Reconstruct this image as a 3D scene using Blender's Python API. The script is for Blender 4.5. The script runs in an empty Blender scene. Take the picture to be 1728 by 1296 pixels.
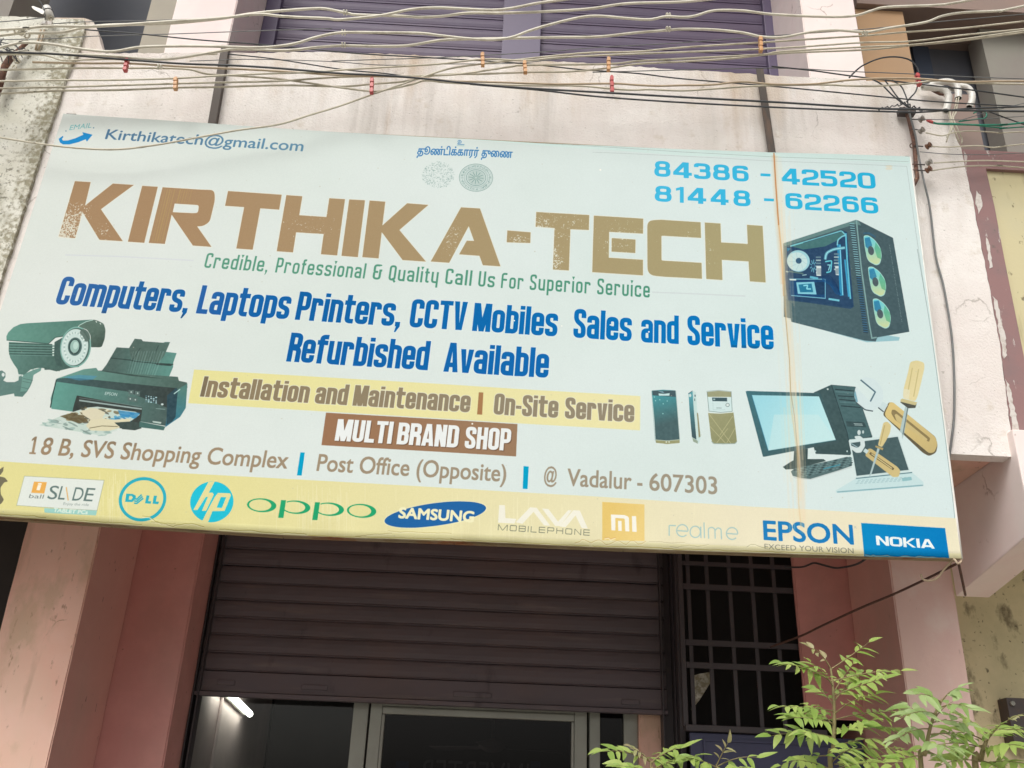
import bpy, bmesh, math, random
import numpy as np
from mathutils import Vector, Matrix, Quaternion

# ------------------------------------------------------------------ camera, world, sun, exposure
SC = bpy.context.scene
COL = SC.collection
FOC = 1600.0                      # focal length in pixels of the 1728 px wide photograph
_up = np.array([136, 3435, -FOC]); _up /= np.linalg.norm(_up)
_qx = 80000.0; _qy = (FOC * FOC + 136 * _qx) / 3435
_rt = np.array([_qx, -_qy, -FOC]); _rt -= _up * _rt.dot(_up); _rt /= np.linalg.norm(_rt)
_fw = np.cross(_up, _rt)
CAMM = np.array([_rt, _fw, _up])  # world = CAMM @ camera
EYE = 1.6
cam = bpy.data.cameras.new('camera'); camo = bpy.data.objects.new('camera', cam); COL.objects.link(camo)
cam.sensor_width = 36.0; cam.lens = 36.0 * FOC / 1728.0; cam.clip_end = 500; cam.clip_start = 0.05
camo.matrix_world = Matrix(((CAMM[0][0], CAMM[0][1], CAMM[0][2], 0), (CAMM[1][0], CAMM[1][1], CAMM[1][2], 0),
                            (CAMM[2][0], CAMM[2][1], CAMM[2][2], EYE), (0, 0, 0, 1)))
SC.camera = camo

W = bpy.data.worlds.new('World'); SC.world = W; W.use_nodes = True
wn = W.node_tree.nodes; wl = W.node_tree.links
sky = wn.new('ShaderNodeTexSky'); sky.sky_type = 'NISHITA'; sky.sun_disc = False
SUN_EL, SUN_AZ = math.radians(47), math.radians(200)
sky.sun_elevation = SUN_EL; sky.sun_rotation = SUN_AZ
sky.air_density = 1.0; sky.dust_density = 6.0; sky.ozone_density = 0.6
hsv = wn.new('ShaderNodeHueSaturation'); hsv.inputs['Saturation'].default_value = 0.30
wl.new(sky.outputs[0], hsv.inputs['Color']); wl.new(hsv.outputs[0], wn['Background'].inputs['Color'])
wn['Background'].inputs['Strength'].default_value = 0.15

sun = bpy.data.lights.new('sun', 'SUN'); suno = bpy.data.objects.new('sun', sun); COL.objects.link(suno)
sun.energy = 1.7; sun.angle = math.radians(28); sun.color = (1.0, 0.975, 0.935)
# direction the sun stands in (same angles as the sky)
_sd = Vector((math.sin(SUN_AZ) * math.cos(SUN_EL), math.cos(SUN_AZ) * math.cos(SUN_EL), math.sin(SUN_EL)))
suno.rotation_euler = _sd.to_track_quat('Z', 'Y').to_euler()
suno.location = (0, -3, 9)
SC.view_settings.view_transform = 'Standard'; SC.view_settings.look = 'None'
SC.view_settings.gamma = 1.0; SC.view_settings.exposure = -0.26
SC.view_settings.use_curve_mapping = False
SC.cycles.max_bounces = 8; SC.cycles.diffuse_bounces = 6

RNG = random.Random(7)

def U(px, py, Y=4.0):
    """point of the place seen at photo pixel (px, py) at distance Y from the street camera"""
    d = CAMM @ np.array([px - 864.0, 648.0 - py, -FOC]); t = Y / d[1]
    return Vector((d[0] * t, Y, EYE + d[2] * t))

# ------------------------------------------------------------------ object helpers
WORLD_ORG = {}
def tag(o, label=None, cat=None, group=None, kind=None):
    if label: o['label'] = label
    if cat: o['category'] = cat
    if group: o['group'] = group
    if kind: o['kind'] = kind
    return o

def thing(name, label, cat, loc=(0, 0, 0), group=None):
    o = bpy.data.objects.new(name, None); COL.objects.link(o)
    o.location = loc; o.empty_display_size = 0.1
    WORLD_ORG[o.name] = Vector(loc)
    return tag(o, label, cat, group)

def place(o, worldloc, parent):
    worldloc = Vector(worldloc)
    if parent is not None:
        o.parent = parent
        o.location = worldloc - WORLD_ORG[parent.name]
    else:
        o.location = worldloc
    WORLD_ORG[o.name] = worldloc
    return o

def mesh_obj(name, verts, faces, mat, parent=None, smooth=False, bevel=0.0, org=None):
    vs = [Vector(v) for v in verts]
    if org is None:
        mn = Vector((min(v.x for v in vs), min(v.y for v in vs), min(v.z for v in vs)))
        mx = Vector((max(v.x for v in vs), max(v.y for v in vs), max(v.z for v in vs)))
        org = (mn + mx) / 2
    me = bpy.data.meshes.new(name)
    me.from_pydata([tuple(v - Vector(org)) for v in vs], [], [tuple(f) for f in faces])
    bm = bmesh.new(); bm.from_mesh(me)
    bmesh.ops.recalc_face_normals(bm, faces=bm.faces)
    if bevel > 0:
        bmesh.ops.bevel(bm, geom=[e for e in bm.edges if len(e.link_faces) == 2 and e.calc_face_angle(0) > 0.5],
                        offset=bevel, segments=2, affect='EDGES', profile=0.6)
    bm.to_mesh(me); bm.free()
    if smooth:
        for p in me.polygons: p.use_smooth = True
    if mat is not None: me.materials.append(mat)
    o = bpy.data.objects.new(name, me); COL.objects.link(o)
    return place(o, org, parent)

def copy_of(o, worldloc, parent):
    c = o.copy(); COL.objects.link(c)
    c.parent = None
    return place(c, worldloc, parent)

def box_vf(x0, x1, y0, y1, z0, z1):
    v = [(x0, y0, z0), (x1, y0, z0), (x1, y1, z0), (x0, y1, z0), (x0, y0, z1), (x1, y0, z1), (x1, y1, z1), (x0, y1, z1)]
    f = [(0, 3, 2, 1), (4, 5, 6, 7), (0, 1, 5, 4), (1, 2, 6, 5), (2, 3, 7, 6), (3, 0, 4, 7)]
    return v, f

def box(name, x0, x1, y0, y1, z0, z1, mat, parent=None, bevel=0.0):
    v, f = box_vf(x0, x1, y0, y1, z0, z1)
    return mesh_obj(name, v, f, mat, parent, bevel=bevel)

def prism(name, pts, y0, y1, mat, parent=None, bevel=0.0):
    """pts: list of (X, Z) outline, extruded from depth y0 (front) to y1"""
    n = len(pts)
    v = [(x, y0, z) for x, z in pts] + [(x, y1, z) for x, z in pts]
    f = [tuple(range(n)), tuple(range(2 * n - 1, n - 1, -1))] + [(i, i + n, (i + 1) % n + n, (i + 1) % n) for i in range(n)]
    return mesh_obj(name, v, f, mat, parent, bevel=bevel)

def ppx(name, pxs, Y, th, mat, parent=None, bevel=0.0):
    return prism(name, [(U(a, b, Y).x, U(a, b, Y).z) for a, b in pxs], Y, Y + th, mat, parent, bevel)

def catmull(pts, n=6):
    pts = [Vector(p) for p in pts]
    if len(pts) < 3: return pts
    P = [pts[0] * 2 - pts[1]] + pts + [pts[-1] * 2 - pts[-2]]
    out = []
    for i in range(1, len(P) - 2):
        p0, p1, p2, p3 = P[i - 1], P[i], P[i + 1], P[i + 2]
        for k in range(n):
            t = k / n
            out.append(0.5 * ((2 * p1) + (p2 - p0) * t + (2 * p0 - 5 * p1 + 4 * p2 - p3) * t * t + (3 * p1 - p0 - 3 * p2 + p3) * t ** 3))
    out.append(pts[-1])
    return out

def tube_vf(pts, r, sides=6, cap=True):
    pts = [Vector(p) for p in pts]
    n = len(pts); v = []; f = []
    rr = r if isinstance(r, (list, tuple)) else [r] * n
    prev = None
    for i, p in enumerate(pts):
        t = (pts[min(i + 1, n - 1)] - pts[max(i - 1, 0)])
        if t.length < 1e-9: t = Vector((0, 0, 1))
        t.normalize()
        if prev is None:
            a = t.cross(Vector((0, 1, 0)))
            if a.length < 0.1: a = t.cross(Vector((1, 0, 0)))
        else:
            a = prev - t * prev.dot(t)
        a.normalize(); prev = a; b = t.cross(a)
        for k in range(sides):
            an = 2 * math.pi * k / sides
            v.append(p + (a * math.cos(an) + b * math.sin(an)) * rr[i])
    for i in range(n - 1):
        for k in range(sides):
            k2 = (k + 1) % sides
            f.append((i * sides + k, i * sides + k2, (i + 1) * sides + k2, (i + 1) * sides + k))
    if cap:
        f.append(tuple(range(sides - 1, -1, -1))); f.append(tuple(range((n - 1) * sides, n * sides)))
    return v, f

def tube(name, pts, r, mat, parent=None, sides=6):
    v, f = tube_vf(pts, r, sides)
    return mesh_obj(name, v, f, mat, parent, smooth=True)

def merge(parts):
    V = []; F = []
    for v, f in parts:
        b = len(V); V += list(v); F += [tuple(i + b for i in q) for q in f]
    return V, F

def torus_vf(c, axis, R, r, n=14, m=6, a0=0, a1=2 * math.pi):
    c = Vector(c); axis = Vector(axis).normalized()
    u = axis.cross(Vector((0, 0, 1)))
    if u.length < 0.1: u = axis.cross(Vector((1, 0, 0)))
    u.normalize(); w = axis.cross(u)
    full = abs(a1 - a0 - 2 * math.pi) < 1e-3
    pts = [c + (u * math.cos(a0 + (a1 - a0) * i / n) + w * math.sin(a0 + (a1 - a0) * i / n)) * R for i in range(n + 1)]
    return tube_vf(pts, r, m, cap=not full)

# ------------------------------------------------------------------ materials
def newmat(name):
    m = bpy.data.materials.new(name); m.use_nodes = True
    return m, m.node_tree.nodes, m.node_tree.links, m.node_tree.nodes['Principled BSDF']

def noise_fac(n, l, coord, scale, detail=6, rough=0.6, lo=0.4, hi=0.6, stretch=(1, 1, 1)):
    mp = n.new('ShaderNodeMapping'); mp.inputs['Scale'].default_value = stretch
    l.new(coord, mp.inputs['Vector'])
    t = n.new('ShaderNodeTexNoise'); t.inputs['Scale'].default_value = scale
    t.inputs['Detail'].default_value = detail; t.inputs['Roughness'].default_value = rough
    l.new(mp.outputs[0], t.inputs['Vector'])
    r = n.new('ShaderNodeMapRange'); r.inputs[1].default_value = lo; r.inputs[2].default_value = hi
    l.new(t.outputs['Fac'], r.inputs[0])
    return r.outputs[0], t.outputs['Fac']

def mixc(n, l, fac, a, b, amount=1.0):
    mx = n.new('ShaderNodeMix'); mx.data_type = 'RGBA'
    if amount != 1.0:
        mm = n.new('ShaderNodeMath'); mm.operation = 'MULTIPLY'; mm.inputs[1].default_value = amount
        l.new(fac, mm.inputs[0]); fac = mm.outputs[0]
    l.new(fac, mx.inputs[0])
    for s, val in ((6, a), (7, b)):
        if isinstance(val, tuple): mx.inputs[s].default_value = (*val, 1)
        else: l.new(val, mx.inputs[s])
    return mx.outputs[2]

def surf(name, base, layers=(), rough=0.8, bump=0.0, bumpscale=60, metal=0.0, bumpstretch=(1, 1, 1), spec=0.5):
    """layers: (colour, noise scale, lo, hi, amount, stretch) stacked over the base colour"""
    m, n, l, b = newmat(name)
    g = n.new('ShaderNodeNewGeometry'); pos = g.outputs['Position']
    col = base
    for (c, sc, lo, hi, am, st) in layers:
        fac, _ = noise_fac(n, l, pos, sc, lo=lo, hi=hi, stretch=st)
        col = mixc(n, l, fac, col, c, am)
    if isinstance(col, tuple): b.inputs['Base Color'].default_value = (*col, 1)
    else: l.new(col, b.inputs['Base Color'])
    b.inputs['Roughness'].default_value = rough; b.inputs['Metallic'].default_value = metal
    b.inputs['Specular IOR Level'].default_value = spec
    if bump > 0:
        _, raw = noise_fac(n, l, pos, bumpscale, detail=8, rough=0.65, stretch=bumpstretch)
        bp = n.new('ShaderNodeBump'); bp.inputs['Strength'].default_value = min(1, bump * 100); bp.inputs['Distance'].default_value = bump
        l.new(raw, bp.inputs['Height']); l.new(bp.outputs[0], b.inputs['Normal'])
    return m

S1 = (1, 1, 1); SV = (1, 1, 0.18); SH = (0.25, 1, 1)
M = {}
M['white_plaster'] = surf('white_plaster', (0.88, 0.845, 0.805),
    [((0.68, 0.58, 0.54), 1.6, 0.42, 0.72, 0.55, S1), ((0.55, 0.52, 0.45), 2.5, 0.52, 0.75, 0.55, SV),
     ((0.78, 0.73, 0.69), 5, 0.45, 0.65, 0.6, S1), ((0.30, 0.27, 0.22), 42, 0.665, 0.71, 0.6, (1, 1, 1.8)),
     ((0.50, 0.32, 0.16), 3.3, 0.66, 0.76, 0.6, (1.5, 1, 0.12)), ((0.18, 0.16, 0.13), 75, 0.68, 0.715, 0.7, (.6, 1, 1.8)), ((0.62, 0.55, 0.45), 9, 0.60, 0.70, 0.5, S1), ((0.13, 0.12, 0.10), 130, 0.70, 0.73, 0.8, (.5, 1, 1.6))], 0.9, 0.007, 85)
M['mossy_plaster'] = surf('mossy_plaster', (0.70, 0.69, 0.60),
    [((0.50, 0.50, 0.41), 3.2, 0.44, 0.66, 0.8, S1), ((0.80, 0.80, 0.73), 7, 0.42, 0.6, 0.7, S1),
     ((0.24, 0.23, 0.16), 5, 0.52, 0.70, 0.75, (1, 1, .5)), ((0.15, 0.14, 0.09), 26, 0.60, 0.68, 0.8, (.8, 1, 1)), ((0.12, 0.115, 0.08), 60, 0.60, 0.67, 0.7, (1, 1, .8)),
     ((0.45, 0.32, 0.24), 2.0, 0.60, 0.74, 0.5, SV)], 0.95, 0.006, 90)
M['pink_paint'] = surf('pink_paint', (0.78, 0.47, 0.37),
    [((0.68, 0.54, 0.42), 2.0, 0.45, 0.70, 0.65, (1, 1, .5)), ((0.80, 0.53, 0.44), 5, 0.45, 0.65, 0.5, S1),
     ((0.24, 0.12, 0.06), 13, 0.62, 0.69, 0.75, (1.6, 1, .6)), ((0.46, 0.33, 0.20), 4, 0.5, 0.62, 0.45, (1.2, 1, .7)), ((0.38, 0.24, 0.16), 9, 0.60, 0.72, 0.45, SV),
     ((0.14, 0.08, 0.05), 70, 0.70, 0.73, 0.7, S1)], 0.75, 0.002, 30)
M['upper_paint'] = surf('upper_paint', (0.90, 0.80, 0.765), [((0.86, 0.66, 0.65), 1.6, 0.45, 0.66, 0.6, (1, 1, .5)), ((0.84, 0.74, 0.70), 5, 0.45, 0.65, 0.5, S1), ((0.2, 0.12, 0.1), 19, 0.69, 0.73, 0.6, (1.4, 1, .6))], 0.8, 0.002, 60)
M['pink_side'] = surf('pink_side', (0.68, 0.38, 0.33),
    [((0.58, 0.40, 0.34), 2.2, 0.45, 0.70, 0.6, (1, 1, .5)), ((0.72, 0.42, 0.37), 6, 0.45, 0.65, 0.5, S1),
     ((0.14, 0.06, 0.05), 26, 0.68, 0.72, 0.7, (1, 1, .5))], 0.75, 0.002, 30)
M['pink_paint_pale'] = surf('pink_paint_pale', (0.72, 0.52, 0.45),
    [((0.60, 0.40, 0.38), 2.0, 0.45, 0.70, 0.6, (1, 1, .5)), ((0.72, 0.62, 0.56), 5, 0.45, 0.65, 0.5, S1),
     ((0.3, 0.18, 0.15), 23, 0.68, 0.73, 0.5, (1.4, 1, .6))], 0.8, 0.003, 40)
M['rose_paint'] = surf('rose_paint', (0.60, 0.275, 0.25),
    [((0.52, 0.30, 0.26), 2.2, 0.45, 0.70, 0.6, (1, 1, .5)), ((0.68, 0.33, 0.30), 6, 0.45, 0.65, 0.5, S1),
     ((0.10, 0.05, 0.04), 30, 0.68, 0.72, 0.7, S1)], 0.7, 0.002, 30)
M['beige_paint'] = surf('beige_paint', (0.40, 0.37, 0.30), [((0.33, 0.31, 0.26), 3, 0.4, 0.7, 0.6, S1)], 0.8, 0.002, 40)
M['tan_paint'] = surf('tan_paint', (0.47, 0.30, 0.165), [((0.40, 0.27, 0.17), 3, 0.4, 0.7, 0.6, S1)], 0.8, 0.002, 40)
M['grey_paint'] = surf('grey_paint', (0.28, 0.27, 0.23), [((0.24, 0.20, 0.19), 2, 0.4, 0.7, 0.7, S1)], 0.85, 0.002, 40)
M['dark_paint'] = surf('dark_paint', (0.11, 0.115, 0.13), [((0.08, 0.09, 0.115), 2, 0.4, 0.7, 0.7, S1)], 0.8, 0.001, 40)
M['navy_paint'] = surf('navy_paint', (0.055, 0.075, 0.115), [((0.045, 0.055, 0.085), 3, 0.4, 0.7, 0.7, S1)], 0.7, 0.001, 40)
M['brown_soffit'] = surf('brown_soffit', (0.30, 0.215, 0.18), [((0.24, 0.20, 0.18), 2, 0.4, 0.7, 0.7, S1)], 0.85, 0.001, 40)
M['mauve_paint'] = surf('mauve_paint', (0.30, 0.175, 0.17),
    [((0.22, 0.17, 0.17), 5, 0.45, 0.7, 0.6, S1), ((0.65, 0.62, 0.58), 14, 0.63, 0.67, 0.8, (2, 1, .5)),
     ((0.12, 0.12, 0.09), 20, 0.62, 0.69, 0.5, S1)], 0.8, 0.003, 40)
M['yellow_paint'] = surf('yellow_paint', (0.62, 0.56, 0.34),
    [((0.55, 0.52, 0.36), 3, 0.45, 0.7, 0.6, S1), ((0.16, 0.13, 0.07), 22, 0.63, 0.68, 0.8, (1, 1, .55)),
     ((0.30, 0.26, 0.14), 8, 0.60, 0.70, 0.5, SV)], 0.8, 0.003, 40)
M['mouldy_yellow'] = surf('mouldy_yellow', (0.66, 0.58, 0.36),
    [((0.44, 0.41, 0.24), 2.5, 0.42, 0.7, 0.8, S1), ((0.10, 0.075, 0.04), 9, 0.56, 0.68, 0.75, (1, 1, .6)),
     ((0.07, 0.055, 0.035), 33, 0.62, 0.68, 0.8, S1)], 0.9, 0.004, 40)
M['peeled_lime'] = surf('peeled_lime', (0.68, 0.64, 0.60), [((0.45, 0.38, 0.33), 30, 0.5, 0.65, 0.7, S1)], 0.95, 0.004, 60)
M['shutter_grey'] = surf('shutter_grey', (0.122, 0.102, 0.116),
    [((0.145, 0.105, 0.105), 1.6, 0.45, 0.65, 0.7, S1), ((0.08, 0.072, 0.08), 3, 0.5, 0.7, 0.6, (.4, 1, 1)), ((0.21, 0.17, 0.16), 14, 0.56, 0.72, 0.5, (.12, 1, 1.5)), ((0.04, 0.036, 0.04), 6, 0.60, 0.72, 0.7, (1, 1, .4)),
     ((0.5, 0.45, 0.4), 160, 0.755, 0.77, 0.5, S1)], 0.6, 0.0016, 22, metal=0.1)
M['purple_metal'] = surf('purple_metal', (0.092, 0.066, 0.125),
    [((0.108, 0.070, 0.108), 2, 0.45, 0.7, 0.7, (.3, 1, 1)), ((0.11, 0.09, 0.15), 7, 0.5, 0.7, 0.5, S1)], 0.5, 0.0005, 50)
M['purple_frame'] = surf('purple_frame', (0.105, 0.082, 0.150), [((0.09, 0.07, 0.14), 5, 0.5, 0.7, 0.5, S1)], 0.45, 0.0005, 50)
M['dark_iron'] = surf('dark_iron', (0.085, 0.072, 0.07), [((0.15, 0.09, 0.06), 18, 0.56, 0.68, 0.6, S1)], 0.6, 0.001, 60, metal=0.3)
M['post_iron'] = surf('post_iron', (0.085, 0.07, 0.06), [((0.22, 0.13, 0.08), 12, 0.55, 0.68, 0.6, SV)], 0.65, 0.001, 60, metal=0.2)
M['rust'] = surf('rust', (0.17, 0.085, 0.06), [((0.09, 0.06, 0.05), 45, 0.42, 0.65, 0.8, S1), ((0.42, 0.22, 0.13), 60, 0.55, 0.65, 0.6, S1)], 0.85, 0.003, 90)
M['grille_paint'] = surf('grille_paint', (0.056, 0.049, 0.055), [((0.07, 0.06, 0.06), 20, 0.5, 0.65, 0.6, S1)], 0.5, 0.0005, 60)
M['blue_panel'] = surf('blue_panel', (0.055, 0.058, 0.13), [((0.04, 0.045, 0.09), 4, 0.4, 0.7, 0.7, S1)], 0.45, 0.0005, 40)
M['blue_patch'] = surf('blue_patch', (0.10, 0.28, 0.60), (), 0.5)
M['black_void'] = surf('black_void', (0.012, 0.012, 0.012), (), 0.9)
M['aluminium'] = surf('aluminium', (0.31, 0.32, 0.28), [((0.25, 0.25, 0.22), 5, 0.4, 0.6, 0.5, S1)], 0.45, 0, 50, metal=0.25)
M['cream_pvc'] = surf('cream_pvc', (0.74, 0.71, 0.60), [((0.44, 0.40, 0.31), 9, 0.50, 0.66, 0.6, S1)], 0.45)
M['cream_thin'] = surf('cream_thin', (0.62, 0.58, 0.46), [((0.32, 0.28, 0.20), 12, 0.50, 0.66, 0.6, S1)], 0.5)
M['tan_cable'] = surf('tan_cable', (0.52, 0.41, 0.28), [((0.38, 0.29, 0.2), 12, 0.48, 0.66, 0.6, S1)], 0.5)
M['black_cable'] = surf('black_cable', (0.045, 0.05, 0.055), [((0.10, 0.10, 0.10), 20, 0.5, 0.7, 0.5, S1)], 0.5)
M['grey_cable'] = surf('grey_cable', (0.17, 0.18, 0.18), [((0.10, 0.10, 0.10), 20, 0.5, 0.7, 0.5, S1)], 0.5)
M['green_cable'] = surf('green_cable', (0.03, 0.26, 0.17), [((0.05, 0.16, 0.12), 15, 0.5, 0.7, 0.6, S1)], 0.45)
M['white_pvc'] = surf('white_pvc', (0.78, 0.77, 0.72), [((0.60, 0.56, 0.48), 16, 0.52, 0.7, 0.6, S1)], 0.4)
M['red_plastic'] = surf('red_plastic', (0.50, 0.07, 0.07), [((0.42, 0.13, 0.11), 40, 0.5, 0.7, 0.7, S1)], 0.4)
M['orange_plastic'] = surf('orange_plastic', (0.62, 0.33, 0.14), [((0.50, 0.30, 0.16), 40, 0.5, 0.7, 0.7, S1)], 0.45)
M['porcelain'] = surf('porcelain', (0.42, 0.40, 0.36), [((0.20, 0.15, 0.11), 40, 0.48, 0.6, 0.8, S1)], 0.35)
M['brown_porcelain'] = surf('brown_porcelain', (0.24, 0.12, 0.07), [((0.10, 0.06, 0.05), 40, 0.48, 0.6, 0.8, S1)], 0.35)
M['frame_metal'] = surf('frame_metal', (0.30, 0.235, 0.13), [((0.30, 0.11, 0.04), 7, 0.52, 0.64, 0.9, (.5, 1, 1)), ((0.45, 0.40, 0.30), 12, 0.5, 0.7, 0.6, S1)], 0.6, 0.001, 60)
M['ground'] = surf('ground', (0.34, 0.31, 0.27), [((0.26, 0.24, 0.22), 0.8, 0.4, 0.7, 0.7, S1), ((0.38, 0.34, 0.28), 4, 0.5, 0.7, 0.5, S1)], 0.95, 0.01, 12)
M['interior_wall'] = surf('interior_wall', (0.64, 0.53, 0.53), [((0.42, 0.36, 0.36), 3, 0.4, 0.7, 0.5, S1)], 0.7)
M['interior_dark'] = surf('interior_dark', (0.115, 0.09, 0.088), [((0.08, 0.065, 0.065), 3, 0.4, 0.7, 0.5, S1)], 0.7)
M['stem'] = surf('stem', (0.27, 0.22, 0.10), [((0.18, 0.17, 0.07), 30, 0.4, 0.7, 0.7, S1)], 0.7)

def leafmat(name, c1, c2):
    m, n, l, b = newmat(name)
    oi = n.new('ShaderNodeObjectInfo')
    g = n.new('ShaderNodeNewGeometry')
    col = mixc(n, l, oi.outputs['Random'], c1, c2)
    l.new(col, b.inputs['Base Color']); b.inputs['Roughness'].default_value = 0.42
    tr = n.new('ShaderNodeBsdfTranslucent'); l.new(col, tr.inputs['Color'])
    ms = n.new('ShaderNodeMixShader'); ms.inputs[0].default_value = 0.33
    l.new(b.outputs[0], ms.inputs[1]); l.new(tr.outputs[0], ms.inputs[2])
    l.new(ms.outputs[0], n['Material Output'].inputs['Surface'])
    return m
M['leaf_fresh'] = leafmat('leaf_fresh', (0.24, 0.38, 0.07), (0.44, 0.55, 0.15))
M['leaf_pale'] = leafmat('leaf_pale', (0.25, 0.38, 0.10), (0.45, 0.57, 0.26))
M['leaf_young'] = leafmat('leaf_young', (0.34, 0.36, 0.14), (0.42, 0.36, 0.20))

def glass(name, tint=(0.9, 0.93, 0.92), refl=0.16):
    m, n, l, b = newmat(name)
    tr = n.new('ShaderNodeBsdfTransparent'); tr.inputs['Color'].default_value = (*tint, 1)
    gl = n.new('ShaderNodeBsdfGlossy'); gl.inputs['Roughness'].default_value = 0.04
    gl.inputs['Color'].default_value = (0.9, 0.9, 0.9, 1)
    fr = n.new('ShaderNodeFresnel'); fr.inputs['IOR'].default_value = 1.28
    ms = n.new('ShaderNodeMixShader'); l.new(fr.outputs[0], ms.inputs[0])
    l.new(tr.outputs[0], ms.inputs[1]); l.new(gl.outputs[0], ms.inputs[2])
    l.new(ms.outputs[0], n['Material Output'].inputs['Surface'])
    return m
M['rust_dark'] = surf('rust_dark', (0.105, 0.055, 0.045), [((0.16, 0.08, 0.05), 30, 0.45, 0.65, 0.8, S1)], 0.85, 0.001, 90)
M['dark_shop'] = surf('dark_shop', (0.035, 0.028, 0.025), [((0.02, 0.018, 0.016), 3, 0.4, 0.7, 0.8, S1)], 0.8)  # shade of the unlit shop is put into this near-black wall colour
def add_cracks(mat, col, scale, mask_lo, amount, width=.012):
    """hairline cracks: warped cell edges, kept only in patches"""
    n = mat.node_tree.nodes; l = mat.node_tree.links; b = n['Principled BSDF']; g = n.new('ShaderNodeNewGeometry')
    w = n.new('ShaderNodeTexNoise'); w.inputs['Scale'].default_value = scale * 2.2; w.inputs['Detail'].default_value = 5; l.new(g.outputs['Position'], w.inputs['Vector'])
    vm = n.new('ShaderNodeVectorMath'); vm.operation = 'MULTIPLY_ADD'; l.new(w.outputs['Color'], vm.inputs[0]); vm.inputs[1].default_value = (.45 / scale,) * 3; l.new(g.outputs['Position'], vm.inputs[2])
    vo = n.new('ShaderNodeTexVoronoi'); vo.feature = 'DISTANCE_TO_EDGE'; vo.inputs['Scale'].default_value = scale; l.new(vm.outputs[0], vo.inputs['Vector'])
    mr = n.new('ShaderNodeMapRange'); mr.inputs[1].default_value = width; mr.inputs[2].default_value = width * .3; l.new(vo.outputs['Distance'], mr.inputs[0])
    f, _ = noise_fac(n, l, g.outputs['Position'], scale * .9, lo=mask_lo, hi=mask_lo + .06)
    mu = n.new('ShaderNodeMath'); mu.operation = 'MULTIPLY'; l.new(mr.outputs[0], mu.inputs[0]); l.new(f, mu.inputs[1])
    old = b.inputs['Base Color'].links[0].from_socket; l.new(mixc(n, l, mu.outputs[0], old, col, amount), b.inputs['Base Color'])
add_cracks(M['white_plaster'], (0.30, 0.26, 0.22), 2.1, .555, .55, .008); add_cracks(M['pink_paint'], (0.30, 0.17, 0.10), 3.0, .55, .6, .012)
add_cracks(M['pink_paint_pale'], (0.30, 0.18, 0.14), 3.0, .56, .6); add_cracks(M['upper_paint'], (0.35, 0.24, 0.20), 2.4, .58, .6)
def add_drips(mat, col, ztop, length, amount, sc=9):
    """rain dirt washed down from the crest of the wall"""
    n = mat.node_tree.nodes; l = mat.node_tree.links; b = n['Principled BSDF']; g = n.new('ShaderNodeNewGeometry'); s = n.new('ShaderNodeSeparateXYZ'); l.new(g.outputs['Position'], s.inputs[0])
    f, raw = noise_fac(n, l, g.outputs['Position'], sc, stretch=(1, 1, .07)); f2, raw2 = noise_fac(n, l, g.outputs['Position'], 1.3, lo=.40, hi=.62, stretch=(1, 1, .3))
    mr = n.new('ShaderNodeMapRange'); mr.inputs[1].default_value = ztop - length; mr.inputs[2].default_value = ztop; l.new(s.outputs['Z'], mr.inputs[0])
    a = n.new('ShaderNodeMath'); a.operation = 'MULTIPLY_ADD'; l.new(mr.outputs[0], a.inputs[0]); a.inputs[1].default_value = .30; l.new(raw, a.inputs[2])
    t = n.new('ShaderNodeMapRange'); t.inputs[1].default_value = .62; t.inputs[2].default_value = .86; l.new(a.outputs[0], t.inputs[0])
    mu = n.new('ShaderNodeMath'); mu.operation = 'MULTIPLY'; l.new(t.outputs[0], mu.inputs[0]); l.new(f2, mu.inputs[1])
    old = b.inputs['Base Color'].links[0].from_socket; l.new(mixc(n, l, mu.outputs[0], old, col, amount), b.inputs['Base Color'])
add_drips(M['white_plaster'], (0.44, 0.40, 0.36), 5.60, .8, .6); add_drips(M['white_plaster'], (0.52, 0.36, 0.20), 5.60, .5, .5, 5)
# moss thickens towards the wet joint with the next parapet
_m = M['mossy_plaster']; _n = _m.node_tree.nodes; _l = _m.node_tree.links; _b = _n['Principled BSDF']
_g = _n.new('ShaderNodeNewGeometry'); _s = _n.new('ShaderNodeSeparateXYZ'); _l.new(_g.outputs['Position'], _s.inputs[0])
_r = _n.new('ShaderNodeMapRange'); _r.inputs[1].default_value = -2.66; _r.inputs[2].default_value = -2.45; _l.new(_s.outputs['X'], _r.inputs[0])
_f, _raw = noise_fac(_n, _l, _g.outputs['Position'], 38, lo=0, hi=1)
_a = _n.new('ShaderNodeMath'); _a.operation = 'MULTIPLY_ADD'; _l.new(_r.outputs[0], _a.inputs[0]); _a.inputs[1].default_value = .27; _l.new(_raw, _a.inputs[2])
_t = _n.new('ShaderNodeMapRange'); _t.inputs[1].default_value = .64; _t.inputs[2].default_value = .82; _l.new(_a.outputs[0], _t.inputs[0])
_old = _b.inputs['Base Color'].links[0].from_socket
_l.new(mixc(_n, _l, _t.outputs[0], _old, (0.24, 0.215, 0.13), .8), _b.inputs['Base Color'])
M['glass'] = glass('glass'); M['dark_glass'] = glass('dark_glass', (0.35, 0.35, 0.36))
m_, n_, l_, b_ = newmat('tube_glow')
b_.inputs['Base Color'].default_value = (0.9, 0.95, 0.8, 1); b_.inputs['Emission Color'].default_value = (1.0, 0.98, 0.86, 1)
b_.inputs['Emission Strength'].default_value = 11
M['tube_glow'] = m_
# ------------------------------------------------------------------ the printed banner, drawn in memory
BY = 4.0                                   # distance of the banner's face
TX0, TZ1, TS = -2.47, 4.96, 800.0          # banner sheet: left edge, top edge (m), print dots per metre
TW, TH = int(4.70 * TS), int(2.32 * TS)
IMG = np.zeros((TH, TW, 3), np.float32)
NPR = np.random.RandomState(3)

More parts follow.
